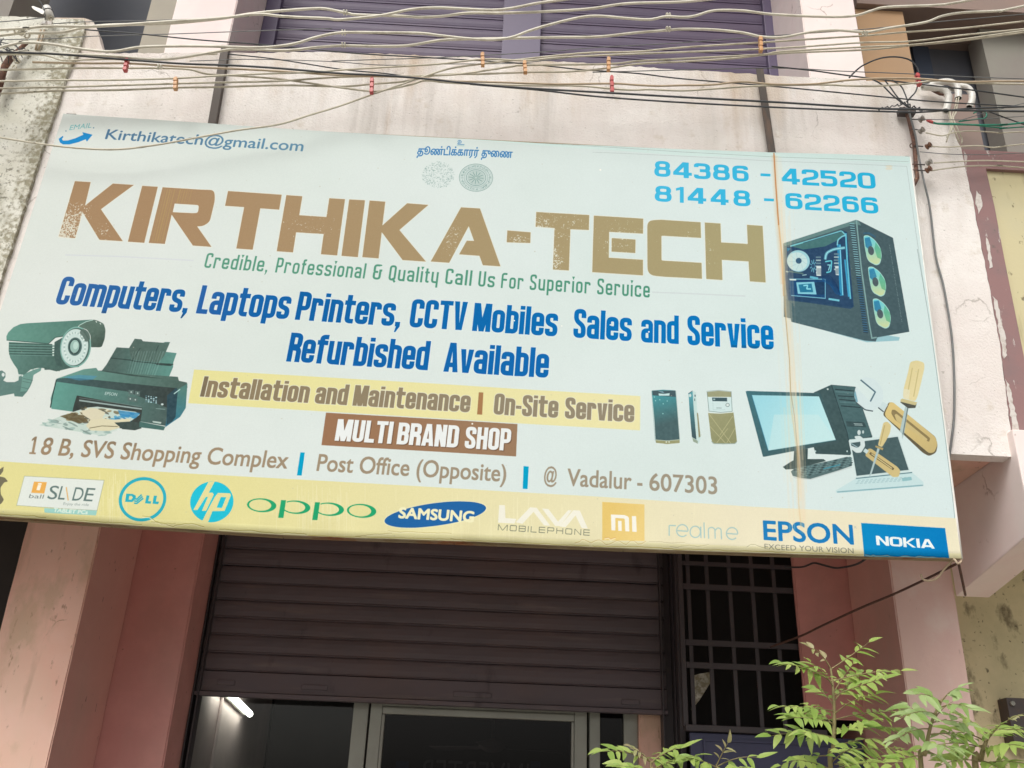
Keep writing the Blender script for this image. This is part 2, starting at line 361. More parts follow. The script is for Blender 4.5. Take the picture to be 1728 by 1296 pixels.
def smooth_noise(h, w, cell, seed):
    r = np.random.RandomState(seed); gh, gw = int(h / cell) + 3, int(w / cell) + 3
    g = r.rand(gh, gw); y = np.arange(h) / cell; x = np.arange(w) / cell
    yi = y.astype(int); xi = x.astype(int); fy = y - yi; fx = x - xi
    fy = (fy * fy * (3 - 2 * fy))[:, None]; fx = (fx * fx * (3 - 2 * fx))[None]
    a = g[yi][:, xi]; b = g[yi][:, xi + 1]; c = g[yi + 1][:, xi]; d = g[yi + 1][:, xi + 1]
    return ((a * (1 - fx) + b * fx) * (1 - fy) + (c * (1 - fx) + d * fx) * fy).astype(np.float32)

def T(px, py):
    p = U(px, py, BY); return np.array([(p.x - TX0) * TS, (TZ1 - p.z) * TS])

_H = None
def Tm(pts):
    """photo points -> print dots, through the homography of the banner plane"""
    global _H
    if _H is None:
        src = [(0, 200), (1600, 260), (1600, 900), (0, 860)]; A = []; B = []
        for (x, y) in src:
            u, v = T(x, y)
            A.append([x, y, 1, 0, 0, 0, -u * x, -u * y]); B.append(u)
            A.append([0, 0, 0, x, y, 1, -v * x, -v * y]); B.append(v)
        h = np.linalg.solve(np.array(A), np.array(B)); _H = np.append(h, 1).reshape(3, 3)
    p = np.asarray(pts, float).reshape(-1, 2)
    q = np.c_[p, np.ones(len(p))] @ _H.T
    return q[:, :2] / q[:, 2:]

def coverage(polys, ss=3):
    """non-zero winding coverage of closed polygons given in print dots"""
    allp = np.concatenate(polys)
    x0, y0 = np.floor(allp.min(0)).astype(int) - 2; x1, y1 = np.ceil(allp.max(0)).astype(int) + 2
    x0, y0 = max(x0, 0), max(y0, 0); x1, y1 = min(x1, TW), min(y1, TH)
    if x1 <= x0 or y1 <= y0: return None
    w, h = (x1 - x0) * ss, (y1 - y0) * ss
    acc = np.zeros((h, w + 1), np.int16)
    for P in polys:
        A = (P - (x0, y0)) * ss; Bq = np.roll(A, -1, 0)
        for (ax, ay), (bx, by) in zip(A, Bq):
            if ay == by: continue
            s = 1
            if ay > by: ax, ay, bx, by = bx, by, ax, ay; s = -1
            r0 = max(int(math.ceil(ay - .5)), 0); r1 = min(int(math.ceil(by - .5)), h)
            if r1 <= r0: continue
            rows = np.arange(r0, r1)
            xs = ax + (rows + .5 - ay) * (bx - ax) / (by - ay)
            cs = np.clip(np.ceil(xs - .5), 0, w).astype(int)
            acc[rows, cs] += s
    m = (np.cumsum(acc[:, :w], 1) != 0)
    m = m.reshape(y1 - y0, ss, x1 - x0, ss).mean((1, 3)).astype(np.float32)
    return x0, y0, x1, y1, m

def c3(c): return np.array(c, np.float32) / 255.0

def paint(polys, col, alpha=1.0, worn=None, halo=None, dil=0):
    """col: (r,g,b) print colour, fade and lens veil mixed in, or (c0, p0, c1, p1): fade from c0 at photo point p0 to c1 at p1"""
    cv = coverage(polys)
    if cv is None: return
    x0, y0, x1, y1, m = cv
    if halo is not None or dil:
        k = dil or halo[1]
        pad = int(k) + 2
        X0, Y0, X1, Y1 = max(x0 - pad, 0), max(y0 - pad, 0), min(x1 + pad, TW), min(y1 + pad, TH)
        big = np.zeros((Y1 - Y0, X1 - X0), np.float32); big[y0 - Y0:y1 - Y0, x0 - X0:x1 - X0] = m
        out = big.copy(); kk = int(math.ceil(k))
        for dy in range(-kk, kk + 1):
            for dx in range(-kk, kk + 1):
                if dx * dx + dy * dy <= k * k + .3:
                    out = np.maximum(out, np.roll(np.roll(big, dy, 0), dx, 1))
        if dil:
            x0, y0, x1, y1, m = X0, Y0, X1, Y1, out
        else:
            reg = IMG[Y0:Y1, X0:X1]; a = (out * halo[2])[..., None]
            reg[:] = reg * (1 - a) + c3(halo[0]) * a
    if worn is not None: m = m * worn[y0:y1, x0:x1]
    m = m * alpha
    if len(col) == 4:
        p0 = Tm([col[1]])[0]; p1 = Tm([col[3]])[0]; d = p1 - p0
        yy, xx = np.mgrid[y0:y1, x0:x1]
        t = np.clip(((xx - p0[0]) * d[0] + (yy - p0[1]) * d[1]) / d.dot(d), 0, 1)[..., None].astype(np.float32)
        cc = c3(col[0]) * (1 - t) + c3(col[2]) * t
    else: cc = c3(col)
    reg = IMG[y0:y1, x0:x1]; reg[:] = reg * (1 - m[..., None]) + cc * m[..., None]

class Zm:
    """a traced area: local trace units -> photo pixels -> print dots"""
    def __init__(s, ox, oy, k): s.o = (ox, oy); s.k = k
    def px(s, pts): return np.asarray(pts, float).reshape(-1, 2) / s.k + s.o
    def poly(s, pts, col, **k): paint([orient(Tm(s.px(pts)))], col, **k)
    def ring(s, outer, inner, col, **k): paint([orient(Tm(s.px(outer))), orient(Tm(s.px(inner)))[::-1]], col, **k)
    def line(s, pts, w, col, closed=False, r=0, **k):
        pp = stroke_outline(rounded(np.asarray(pts, float), r, closed), w / 2, closed)
        paint([Tm(s.px(q)) if i == 0 or not closed else Tm(s.px(q)) for i, q in enumerate(pp)], col, **k)
    def ell(s, cx, cy, rx, ry, col, rot=0, **k): s.poly(ellipse(cx, cy, rx, ry, rot), col, **k)

def ellipse(cx, cy, rx, ry, rot=0, n=48, a0=0, a1=2 * math.pi):
    a = np.linspace(a0, a1, n, endpoint=abs(a1 - a0 - 2 * math.pi) > 1e-6); c, s = math.cos(rot), math.sin(rot)
    x = rx * np.cos(a); y = ry * np.sin(a)
    return np.c_[cx + x * c - y * s, cy + x * s + y * c]

def orient(P):
    P = np.asarray(P, float); x, y = P[:, 0], P[:, 1]
    ar = (x * np.roll(y, -1) - np.roll(x, -1) * y).sum()
    return P if ar > 0 else P[::-1]

def rounded(P, r, closed):
    """round the corners of a polyline; points may carry an own radius as third value"""
    P = [tuple(p) for p in P]
    n = len(P); out = []
    for i, p in enumerate(P):
        rr = p[2] if len(p) > 2 else r
        if (not closed and i in (0, n - 1)) or rr <= 0: out.append(p[:2]); continue
        a = np.array(P[i - 1][:2]); b = np.array(p[:2]); c = np.array(P[(i + 1) % n][:2])
        u = a - b; v = c - b; lu, lv = np.hypot(*u), np.hypot(*v)
        if lu < 1e-9 or lv < 1e-9: continue
        d = min(rr, lu * .5, lv * .5); s = b + u / lu * d; e = b + v / lv * d
        for k in range(7):
            t = k / 6; q = (1 - t) ** 2 * s + 2 * t * (1 - t) * b + t * t * e
            q = q + 0.09 * (b - q) * math.sin(math.pi * t)
            out.append(tuple(q))
    return np.array(out)

def stroke_outline(P, h, closed):
    P = np.asarray(P, float); keep = [0]
    for i in range(1, len(P)):
        if np.hypot(*(P[i] - P[keep[-1]])) > 1e-7: keep.append(i)
    P = P[keep]
    if closed and np.hypot(*(P[0] - P[-1])) < 1e-7: P = P[:-1]
    n = len(P)
    if n < 2: return []
    D = (np.roll(P, -1, 0) - P) if closed else np.diff(P, axis=0)
    D = D / np.hypot(D[:, 0], D[:, 1])[:, None]; N = np.c_[-D[:, 1], D[:, 0]]
    L = []; R = []
    for i in range(n):
        if closed: n0, n1 = N[i - 1], N[i]
        else: n0, n1 = N[max(i - 1, 0)], N[min(i, n - 2)]
        m = n0 + n1; mm = m.dot(m)
        m = m * 2 / mm if mm > 0.3 else n1
        L.append(P[i] + m * h); R.append(P[i] - m * h)
    if closed:
        A, B = np.array(L), np.array(R)
        def ar(Q): return abs((Q[:, 0] * np.roll(Q[:, 1], -1) - np.roll(Q[:, 0], -1) * Q[:, 1]).sum())
        if ar(A) < ar(B): A, B = B, A
        return [orient(A), orient(B)[::-1]]
    return [orient(np.array(L + R[::-1]))]

# ---------- a squarish stroke alphabet (condensed sign letters, wide digits and capitals)
def glyph(ch, W, w, kh=1.0, xh=0.78, lite=False, rf=1.0):
    """-> (list of polygons in em units, y up, width)"""
    t = w * kh; L = w / 2; R = W - w / 2; B = t / 2; X = xh - t / 2; C = 1 - t / 2
    rr = max(min(W * .5, .34) * rf, w * .52)
    polys = []
    def st(pts, closed=False, r=rr, hw=w / 2):
        q = [(p[0], p[1] / kh) + tuple(p[2:]) for p in pts]
        for o in stroke_outline(rounded(q, r, closed), hw, closed):
            o = o.copy(); o[:, 1] *= kh; polys.append(o)
    def pg(pts): polys.append(orient(np.array(pts, float)))
    adv = W; m = (X + B) / 2; mc = (C + B) / 2
    def bowl(): st([(L, B), (R, B), (R, X), (L, X)], True)
    if ch == 'o': bowl()
    elif ch == 'n': st([(L, 0), (L, xh)]); st([(L, X, 0), (R, X), (R, 0)])
    elif ch == 'm':
        W2 = 2 * W - w * 1.15; R1 = L + (W2 - w) / 2; R2 = W2 - w / 2
        st([(L, 0), (L, xh)]); st([(L, X), (R1, X), (R1, 0)]); st([(R1, X), (R2, X), (R2, 0)]); adv = W2
    elif ch == 'p': bowl(); st([(L, -.20 if not lite else -.28), (L, xh)])
    elif ch == 'b': bowl(); st([(L, 0), (L, 1)])
    elif ch == 'd': bowl(); st([(R, 0), (R, 1)])
    elif ch == 'h': st([(L, 0), (L, 1)]); st([(L, X), (R, X), (R, 0)])
    elif ch == 'u' or (ch == 'v' and lite): st([(L, xh), (L, B), (R, B), (R, xh)]); (None if ch == 'v' else st([(R, 0), (R, xh)]))
    elif ch == 'y': st([(L, xh), (L, B), (R, B)]); st([(R, xh), (R, -.28)])
    elif ch == 't':
        s = w * .9; e = s + w * 1.15
        st([(s, xh + .20), (s, B), (e + w * .1, B)]); st([(0, X), (e + w * .15, X)], r=0); adv = e + w * .15
    elif ch == 'f':
        s = w * .9; e = s + w * 1.25
        st([(s, 0), (s, C), (e, C)]); st([(0, X), (e, X)], r=0); adv = e
    elif ch == 'e': st([(L, m, 0), (R, m, 0), (R, X), (L, X), (L, B), (R, B), (R, B + t * 1.2)])
    elif ch == 'c': st([(R, X - t * 1.25), (R, X), (L, X), (L, B), (R, B), (R, B + t * 1.25)])
    elif ch == 'r': st([(L, 0), (L, xh)]); st([(L, X), (R * .86, X), (R * .86, X - t * 1.1)]); adv = W * .9
    elif ch == 's':
        st([(R, X - t * 1.1), (R, X), (L, X), (L, m + t * .25), (R, m - t * .25), (R, B), (L, B), (L, B + t * 1.1)])
    elif ch == 'a':
        st([(L, X - t * 1.1), (L, X), (R, X), (R, 0)]); st([(R, m + t * .1), (L, m + t * .1), (L, B), (R, B)])
    elif ch == 'i':
        st([(L, 0), (L, xh)]); adv = w
        if lite: pg([(L - w * .75, 1.02), (L + w * .75, 1.02), (L, xh + .07)])
        else: st([(L, xh + .065), (L, 1)])
    elif ch == 'l': st([(L, 0), (L, 1)]); adv = w
    elif ch == 'v': pg([(0, xh), (w * 1.02, xh), (W / 2, .20), (W - w * 1.02, xh), (W, xh), (W / 2 + w * .62, 0), (W / 2 - w * .62, 0)])
    elif ch == ',': pg([(0, t), (w, t), (w, 0), (w * .3, -.20), (0, -.20), (w * .25, 0), (0, 0)]); adv = w
    elif ch == '-': st([(0, .40), (W * .55, .40)], r=0, hw=w * .42); adv = W * .55
    elif ch == '|': st([(L, -.02), (L, 1.02)]); adv = w
    elif ch == '&':
        st([(R, mc + t * .9), (R * 1.25, mc + t * .9)], r=0)
        st([(R, C - t * .2), (R, C), (L, C), (L, mc), (R * .7, mc)]); st([(R * .7, mc), (L, mc), (L, B), (R, B), (R, mc + t * 1.3)]); adv = W * 1.15
    # capitals
    elif ch == 'O' or ch == 'Q' or ch == '0':
        st([(L, B), (R, B), (R, C), (L, C)], True)
        if ch == 'Q': st([(R * .65, .16), (R * 1.12, -.10)], r=0)
    elif ch == 'C': st([(R, C - t * 1.6), (R, C), (L, C), (L, B), (R, B), (R, B + t * 1.6)])
    elif ch == 'L': st([(L, 0), (L, 1)]); st([(0, B), (W * .86, B)], r=0); adv = W * .86
    elif ch == 'P': st([(L, 0), (L, 1)]); st([(L, C, 0), (R, C), (R, .42), (L, .42, 0)])
    elif ch == 'R':
        st([(L, 0), (L, 1)]); st([(L, C, 0), (R, C), (R, .53), (L, .53, 0)]); st([(L, .53 - t * .42, 0), (R + w * .04, .53 - t * .42), (R + w * .04, 0)])
    elif ch == 'B': st([(L, B, 0), (L, C, 0), (R, C), (R, .51), (L, .51, 0)]); st([(L, .51, 0), (R, .51), (R, B), (L, B, 0)]); st([(L, 0), (L, 1)])
    elif ch == 'D': st([(L, B, 0), (R, B), (R, C), (L, C, 0)], True)
    elif ch == 'T': st([(W / 2, 0), (W / 2, 1)]); st([(0, C), (W, C)], r=0)
    elif ch == 'I' or ch == 'ı': st([(L, 0), (L, 1)]); adv = w
    elif ch == 'H': st([(L, 0), (L, 1)]); st([(R, 0), (R, 1)]); st([(L, .52), (R, .52)], r=0)
    elif ch == 'E': st([(L, 0), (L, 1)]); [st([(0, y), (W * .92, y)], r=0) for y in (B, .5, C)]; adv = W * .92
    elif ch == 'F':
        if lite: st([(L, 0), (L, C), (R, C)]); st([(L, .55), (R, .55)], r=0)
        else: st([(L, 0), (L, 1)]); st([(0, C), (W * .9, C)], r=0); st([(0, .52), (W * .8, .52)], r=0)
        adv = W * .95
    elif ch == 'U': st([(L, 1), (L, B), (R, B), (R, 1)])
    elif ch == 'S':
        st([(R, C - t * 1.45), (R, C), (L, C), (L, .5 + t * .55), (R, .5 - t * .55), (R, B), (L, B), (L, B + t * 1.45)])
    elif ch == 'N': st([(L, 0), (L, 1)]); st([(R, 0), (R, 1)]); pg([(0, 1), (w * 1.05, 1), (W, 0), (W - w * 1.05, 0)])
    elif ch == 'M':
        W2 = W * 1.42
        st([(L, 0), (L, 1)]); st([(W2 - L, 0), (W2 - L, 1)])
        pg([(0, 1), (w * 1.3, 1), (W2 / 2 + w * .5, 0), (W2 / 2 - w * .5, 0)]); pg([(W2, 1), (W2 - w * 1.3, 1), (W2 / 2 - w * .5, 0), (W2 / 2 + w * .5, 0)]); adv = W2
    elif ch == 'V': pg([(0, 1), (w * 1.02, 1), (W / 2, .22), (W - w * 1.02, 1), (W, 1), (W / 2 + w * .62, 0), (W / 2 - w * .62, 0)])
    elif ch == 'A':
        W2 = W * 1.08; k = w * 1.02
        pg([(0, 0), (k, 0), (W2 / 2 + k * .05, .80), (W2 / 2 - k * .05, 1), (W2 / 2 - k * .6, 1)])
        pg([(W2, 0), (W2 - k, 0), (W2 / 2 - k * .05, .80), (W2 / 2 + k * .05, 1), (W2 / 2 + k * .6, 1)])
        pg([(W2 / 2 - k * .6, 1), (W2 / 2 + k * .6, 1), (W2 / 2 + k * .05, .78), (W2 / 2 - k * .05, .78)])
        st([(W2 * .2, .24), (W2 * .8, .24)], r=0); adv = W2
    elif ch == 'K':
        st([(L, 0), (L, 1)]); pg([(w * .9, .52), (W - w * 1.2, 1), (W, 1), (w * 1.7, .5), (W, 0), (W - w * 1.2, 0), (w * .9, .46)])
    # wide digits
    elif ch == '8': st([(L, B), (R, B), (R, .53), (L, .53)], True); st([(L * 1.25, .53), (R - L * .25, .53), (R - L * .25, C), (L * 1.25, C)], True)
    elif ch == '6':
        st([(R - L * .2, C - t * .85), (R - L * .2, C), (L, C), (L, B), (R, B), (R, .60), (L, .60, 0)])
    elif ch == '3':
        st([(L, C - t * .9), (L, C), (R - L * .2, C), (R - L * .2, .53), (W * .35, .53, 0)]); st([(W * .35, .53, 0), (R, .53), (R, B), (L, B), (L, B + t * .9)])
    elif ch == '2': st([(L, C - t * 1.1), (L, C), (R, C), (R, .50), (L, .36, .2), (L, B, 0), (W, B, 0)])
    elif ch == '5': st([(W * .95, C, 0), (L, C, 0), (L, .57, 0), (R, .57), (R, B), (L, B), (L, B + t * .8)])
    elif ch == '4':
        xs = W * .70; st([(xs, 0), (xs, 1)]); st([(0, .26), (W, .26)], r=0)
        pg([(0, .20), (0, .36), (xs - w * .7, 1), (xs, 1), (xs, .86), (w * .75, .26)])
    elif ch == '1': st([(W * .42, 0), (W * .42, 1)]); pg([(0, .74), (0, .90), (W * .42 - w * .1, 1), (W * .42, .84)]); adv = W * .42 + w / 2
    else: adv = W * .6
    return polys, adv

UPV = 0.038
def frame_of(Lp, Rp, capL, capR):
    a, b = Tm([Lp, Rp]); hl = abs(Tm([(Lp[0], Lp[1] - capL)])[0][1] - a[1]); hr = abs(Tm([(Rp[0], Rp[1] - capR)])[0][1] - b[1])
    def f(uv):
        u = uv[:, 0:1]; v = uv[:, 1:2]; h = hl + (hr - hl) * u
        return a + (b - a) * u + v * h * np.array([UPV, -1.0])
    return f

def sign_text(s, Lp, Rp, capL, capR, col, W=.48, w=.185, kh=.86, xh=.80, gap=.045, space=.30, lite=False, rf=1.0, **k):
    x = 0; items = []
    for ch in s:
        if ch == ' ': x += space; continue
        g, adv = glyph(ch, W, w, kh, xh, lite, rf)
        items.append((x, g)); x += adv + gap
    tot = x - gap; f = frame_of(Lp, Rp, capL, capR); polys = []
    for gx, g in items:
        for p in g:
            q = p.copy(); q[:, 0] = (q[:, 0] + gx) / tot; polys.append(f(q))
    paint(polys, col, **k)

def digits(s, spans, ybase, cap, col, k=3.757, org=(1080, 250), **kw):
    """each digit has its own extent in the trace"""
    for ch, (a, b) in zip(s, spans):
        y0 = ybase(a); y1 = ybase(b)
        W = 1.08; w = .30
        g, adv = glyph(ch, W, w, .62, 1, False, .95)
        f = frame_of((org[0] + a / k, org[1] + y0 / k), (org[0] + b / k, org[1] + y1 / k), cap, cap)
        paint([f(np.c_[p[:, 0] / adv, p[:, 1]]) for p in g], col, **kw)

# ---------- Blender's built-in face for the plain lettering
_fc = bpy.data.curves.new('letters', 'FONT'); _fo = bpy.data.objects.new('letters', _fc); COL.objects.link(_fo)
def font_polys(s):
    _fc.body = s; dg = bpy.context.evaluated_depsgraph_get(); dg.update()
    oe = _fo.evaluated_get(dg); cu = oe.to_curve(dg); polys = []
    for sp in cu.splines:
        bp = sp.bezier_points; n = len(bp); P = []
        for i in range(n):
            a, b = bp[i], bp[(i + 1) % n]
            p0, h0, h1, p1 = a.co.xy, a.handle_right.xy, b.handle_left.xy, b.co.xy
            straight = (h0 - p0).cross(p1 - p0) == 0 and (h1 - p0).cross(p1 - p0) == 0
            for t in ((0,) if straight else (0, .25, .5, .75)):
                q = (1 - t) ** 3 * p0 + 3 * t * (1 - t) ** 2 * h0 + 3 * t * t * (1 - t) * h1 + t ** 3 * p1
                P.append((q.x, q.y))
        if len(P) > 2: polys.append(np.array(P))
    oe.to_curve_clear()
    return polys
_capH = max(p[:, 1].max() for p in font_polys('H'))

def plain_text(s, Lp, Rp, capL, capR, col, dil=0, **k):
    polys = font_polys(s); x0 = min(p[:, 0].min() for p in polys); x1 = max(p[:, 0].max() for p in polys)
    f = frame_of(Lp, Rp, capL, capR)
    out = [f(np.c_[(p[:, 0] - x0) / (x1 - x0), p[:, 1] / _capH]) for p in polys]
    paint(out, col, dil=dil, **k)

# ---------- sheet
yy, xx = np.mgrid[0:TH, 0:TW].astype(np.float32)
tt = np.clip(xx / TW, 0, 1)[..., None]
IMG[:] = c3((210, 217, 212)) * (1 - tt) + c3((203, 221, 221)) * tt  # left-to-right tint carries lens haze in the sheet colour
n1 = smooth_noise(TH, TW, 300, 1)[..., None]; n2 = smooth_noise(TH, TW, 60, 2)[..., None]
IMG += (n1 - .5) * np.array([.018, .012, .018]) + (n2 - .5) * .006
_fibre = (smooth_noise(TH, TW, 3, 5) - .5)[..., None]

# faint hem lines along the top and right edge
def pline(pts, w, col, alpha=1.0):
    paint(stroke_outline(Tm(pts), w / 2, False), col, alpha=alpha)
# lighter hem
paint([orient(Tm([(600, 222), (863, 236), (1152, 250), (1300, 254), (1540, 262), (1541, 276), (1300, 266), (1152, 263), (863, 241)]))], (200, 226, 221), alpha=.6)
pline([(863, 238), (1152, 257), (1300, 264.5), (1533, 273)], 1.8, (110, 125, 125), .6)
pline([(1000, 257), (1152, 264), (1300, 271.5), (1530, 281), (1541, 360), (1560, 490)], 1.6, (120, 135, 135), .5)
pline([(1548, 420), (1571, 560), (1590, 700), (1609, 850), (1617, 935)], 2.2, (105, 125, 128), .6)
pline([(110, 430), (200, 432.5), (327, 440)], 6, (200, 207, 212), .7)
pline([(1100, 493), (1258, 500)], 6, (192, 203, 205), .7)

# yellow logo band along the bottom
BT = [(-160, 768), (0, 778.5), (320, 799), (660, 818), (1000, 837.5), (1270, 855), (1350, 858.5), (1640, 876)]
band = [orient(Tm(BT + [(1660, 980), (-200, 900)]))]
paint(band, ((214, 209, 146), (300, 850), (222, 217, 190), (1250, 890)))
paint([orient(Tm([(-160, 850), (0, 858), (300, 878), (660, 898), (1000, 913), (1640, 935), (1660, 980), (-200, 900)]))], (226, 223, 168), alpha=.45)
rs = np.random.RandomState(8)
for i in range(260):                                    # ink-starved vertical streaks
    x = rs.choice([rs.uniform(165, 215), rs.uniform(380, 1260), rs.uniform(500, 600), rs.uniform(760, 960)])
    y = 800 + (x - 320) * .056 + rs.uniform(2, 60); l = rs.uniform(12, 60)
    pline([(x, y), (x - .0 * l, min(y + l, 915 + x * .015))], rs.uniform(1, 3.2), (232, 229, 196), rs.uniform(.08, .34))

# title letters, traced
G_T = ((158, 130, 98), (300, 370), (160, 154, 116), (1290, 430))
worn = np.ones((TH, TW), np.float32)
def wear(px, py, rx, ry, amt, seed, cell=3.6):
    c = Tm([(px, py)])[0]; r = np.abs(Tm([(px + rx, py + ry)])[0] - c)
    x0, x1 = int(c[0] - r[0] * 1.4), int(c[0] + r[0] * 1.4); y0, y1 = int(c[1] - r[1] * 1.4), int(c[1] + r[1] * 1.4)
    x0 = max(x0, 0); y0 = max(y0, 0); x1 = min(x1, TW); y1 = min(y1, TH)
    Y, X = np.mgrid[y0:y1, x0:x1]
    d = np.sqrt(((X - c[0]) / r[0]) ** 2 + ((Y - c[1]) / r[1]) ** 2)
    nz = smooth_noise(y1 - y0, x1 - x0, cell, seed) * .75 + smooth_noise(y1 - y0, x1 - x0, cell * 2.3, seed + 1) * .25
    th = 1 - amt * np.clip(1.3 - d, 0, 1)
    worn[y0:y1, x0:x1] *= (1 - np.clip((nz - th) * 9, 0, 1) * .8)
wear(108, 392, 22, 46, .62, 11); wear(128, 365, 26, 40, .42, 12); wear(172, 392, 14, 22, .36, 13)
wear(938, 440, 16, 38, .45, 14); wear(913, 376, 22, 22, .40, 15); wear(875, 403, 22, 12, .42, 16); wear(760, 400, 30, 55, .30, 17)
wear(1045, 400, 60, 60, .26, 18); wear(945, 380, 90, 50, .27, 19); wear(520, 380, 80, 60, .22, 20); wear(1170, 420, 60, 60, .24, 21)
z1 = Zm(90, 290, 5.538); z2 = Zm(370, 310, 5.538); z3 = Zm(670, 325, 5.538); z4 = Zm(990, 340, 5.538)
kw = dict(worn=worn, halo=((226, 224, 205), 3.0, .55))
def tl(z, *polys, holes=()):
    pp = [orient(Tm(z.px(p))) for p in polys] + [orient(Tm(z.px(p)))[::-1] for p in holes]
    paint(pp, G_T, **kw)
tl(z1, [(202, 88), (350, 98), (297, 318), (558, 112), (754, 125), (446, 352), (650, 648), (430, 635), (274, 378), (203, 620), (50, 608)])
tl(z1, [(832, 133), (978, 142), (850, 664), (697, 653)])
def rc(pts, r):  return rounded(pts, r, True)
tl(z1, rc([(1022, 146, 0), (1380, 168, 0), (1505, 172, 115), (1512, 260, 60), (1462, 470, 90), (1400, 508, 60), (1345, 512, 0), (1479, 703, 0), (1305, 691, 0), (1107, 402, 0), (1043, 675, 0), (892, 665, 0)], 0),
   holes=[rc([(1135, 299, 0), (1320, 310, 0), (1362, 314, 38), (1352, 387, 38), (1300, 388, 0), (1117, 379, 0)], 0)])
# print streaks on the R
for i in range(11):
    x = 975 + i * 22 + (i > 4) * 30; lo = 655 if i < 5 else 294; k_ = (lo - 160) / 495 * 122
    paint([orient(Tm(z1.px([(x + 70, 165), (x + 74 + (i % 3) * 3, 165), (x + 74 - k_ + (i % 3) * 3, lo), (x + 70 - k_, lo)])))], (178, 154, 96), alpha=.5 if i < 8 else .28)
tl(z2, [(82, 70), (584, 103), (560, 243), (384, 231), (313, 618), (160, 607), (233, 220), (55, 208)])
tl(z2, [(627, 106), (776, 118), (748, 295), (1002, 313), (1029, 137), (1176, 147), (1102, 671), (950, 660), (976, 471), (719, 455), (689, 643), (537, 632)])
tl(z2, [(1215, 149), (1363, 158), (1295, 687), (1142, 675)])
z23 = Zm(370, 310, 5.538)
K2 = [(1405, 160), (1552, 171), (1525, 393)]
ox = (670 - 370) * 5.538; oy = (325 - 310) * 5.538
K2 += [(95 + ox, 102 + oy), (293 + ox, 117 + oy), (22 + ox, 352 + oy), (271 + ox, 646 + oy), (52 + ox, 631 + oy), (1519, 455), (1489, 699), (1337, 687)]
tl(z2, K2)
tl(z3, [(598, 139), (775, 149), (967, 689), (802, 679), (770, 591), (580, 578), (652, 450), (720, 452), (670, 314), (487, 657), (315, 645)])
tl(z3, [(1031, 352), (1249, 369), (1245, 469), (1025, 463)])
o4 = (990 - 670) * 5.538; p4 = (340 - 325) * 5.538
tl(z3, [(1302, 178), (24 + o4, 127 + p4), (20 + o4, 267 + p4), (1620, 341), (1606, 727), (1457, 718), (1472, 329), (1295, 316)])
tl(z4, [(67, 133), (528, 162), (526, 302), (210, 285), (206, 526), (526, 546), (526, 691), (52, 660)])
tl(z4, [(234, 343), (456, 357), (454, 483), (232, 469)])
tl(z4, rc([(690, 172, 0), (1064, 196, 0), (1068, 342, 0), (720, 322, 0), (698, 322, 14), (699, 552, 14), (730, 555, 0), (1073, 575, 0), (1077, 724, 0), (735, 705, 0), (568, 690, 150), (566, 180, 135)], 0))
tl(z4, [(1103, 198), (1250, 207), (1256, 384), (1505, 398), (1498, 219), (1644, 229), (1672, 758), (1524, 748), (1512, 561), (1262, 547), (1268, 736), (1117, 726)])

# ---------- green and blue slogan lines
GRN = ((84, 146, 122), (350, 450), (72, 140, 116), (1096, 500))
sign_text('Credible,', (344, 452), (450.5, 459), 25.3, 25.5, GRN, W=.47, w=.135, kh=.95, xh=.73, gap=.15, lite=True)
sign_text('Professional', (464, 460), (615, 470), 25.5, 25.6, GRN, W=.47, w=.135, kh=.95, xh=.73, gap=.15, lite=True)
sign_text('&', (628, 471), (643.5, 472.5), 25.7, 25.7, GRN, W=.50, w=.135, kh=.95, lite=True)
sign_text('Quality', (655, 473), (738.5, 478.3), 25.8, 25.8, GRN, W=.47, w=.135, kh=.95, xh=.73, gap=.15, lite=True)
sign_text('Call', (750.6, 479), (795, 482.4), 26, 26, GRN, W=.47, w=.135, kh=.95, xh=.73, gap=.15, lite=True)
sign_text('Us', (806.5, 483.3), (834, 485.2), 26, 26, GRN, W=.47, w=.135, kh=.95, xh=.73, gap=.15, lite=True)
sign_text('For', (845, 486), (882.5, 488.5), 26, 26, GRN, W=.47, w=.135, kh=.95, xh=.73, gap=.15, lite=True)
sign_text('Superior', (893.5, 489), (996, 495.5), 26.4, 26.5, GRN, W=.47, w=.135, kh=.95, xh=.73, gap=.15, lite=True)
sign_text('Service', (1007.5, 496.3), (1096.3, 502.3), 26.7, 26.7, GRN, W=.47, w=.135, kh=.95, xh=.73, gap=.15, lite=True)
BLU = ((48, 96, 156), (92, 500), (0, 90, 156), (430, 520)); BL2 = ((0, 90, 156), (500, 550), (0, 114, 184), (1300, 580))
BH = dict(halo=((212, 228, 232), 2.2, .7))
sign_text('Computers,', (92, 513), (315, 528), 48, 48, BLU, **BH)
sign_text('Laptops', (330.4, 529), (486, 539), 48, 48, ((36, 92, 158), (330, 520), (6, 92, 160), (430, 520)), **BH)
sign_text('Printers,', (497.4, 539.5), (674.3, 551), 48, 48, BL2, **BH)
sign_text('CCTV', (690, 552), (784.6, 557.5), 48, 48, BL2, gap=.05, **BH)
sign_text('Mobiles', (796.5, 558.3), (940, 568), 47.5, 48, BL2, **BH)
sign_text('Sales', (967, 569.5), (1065.8, 576), 49, 49, BL2, **BH)
sign_text('and', (1081.6, 577.5), (1145.3, 581), 48, 48, BL2, **BH)
sign_text('Service', (1160, 582.5), (1306, 590.5), 50, 50.5, BL2, **BH)
sign_text('Refurbished', (482.6, 609.7), (721.5, 625), 49, 49.5, ((2, 90, 158), (480, 600), (8, 98, 168), (900, 620)), **BH)
sign_text('Available', (748, 627), (925, 637.5), 49.5, 50, ((2, 90, 158), (480, 600), (8, 98, 168), (900, 620)), **BH)

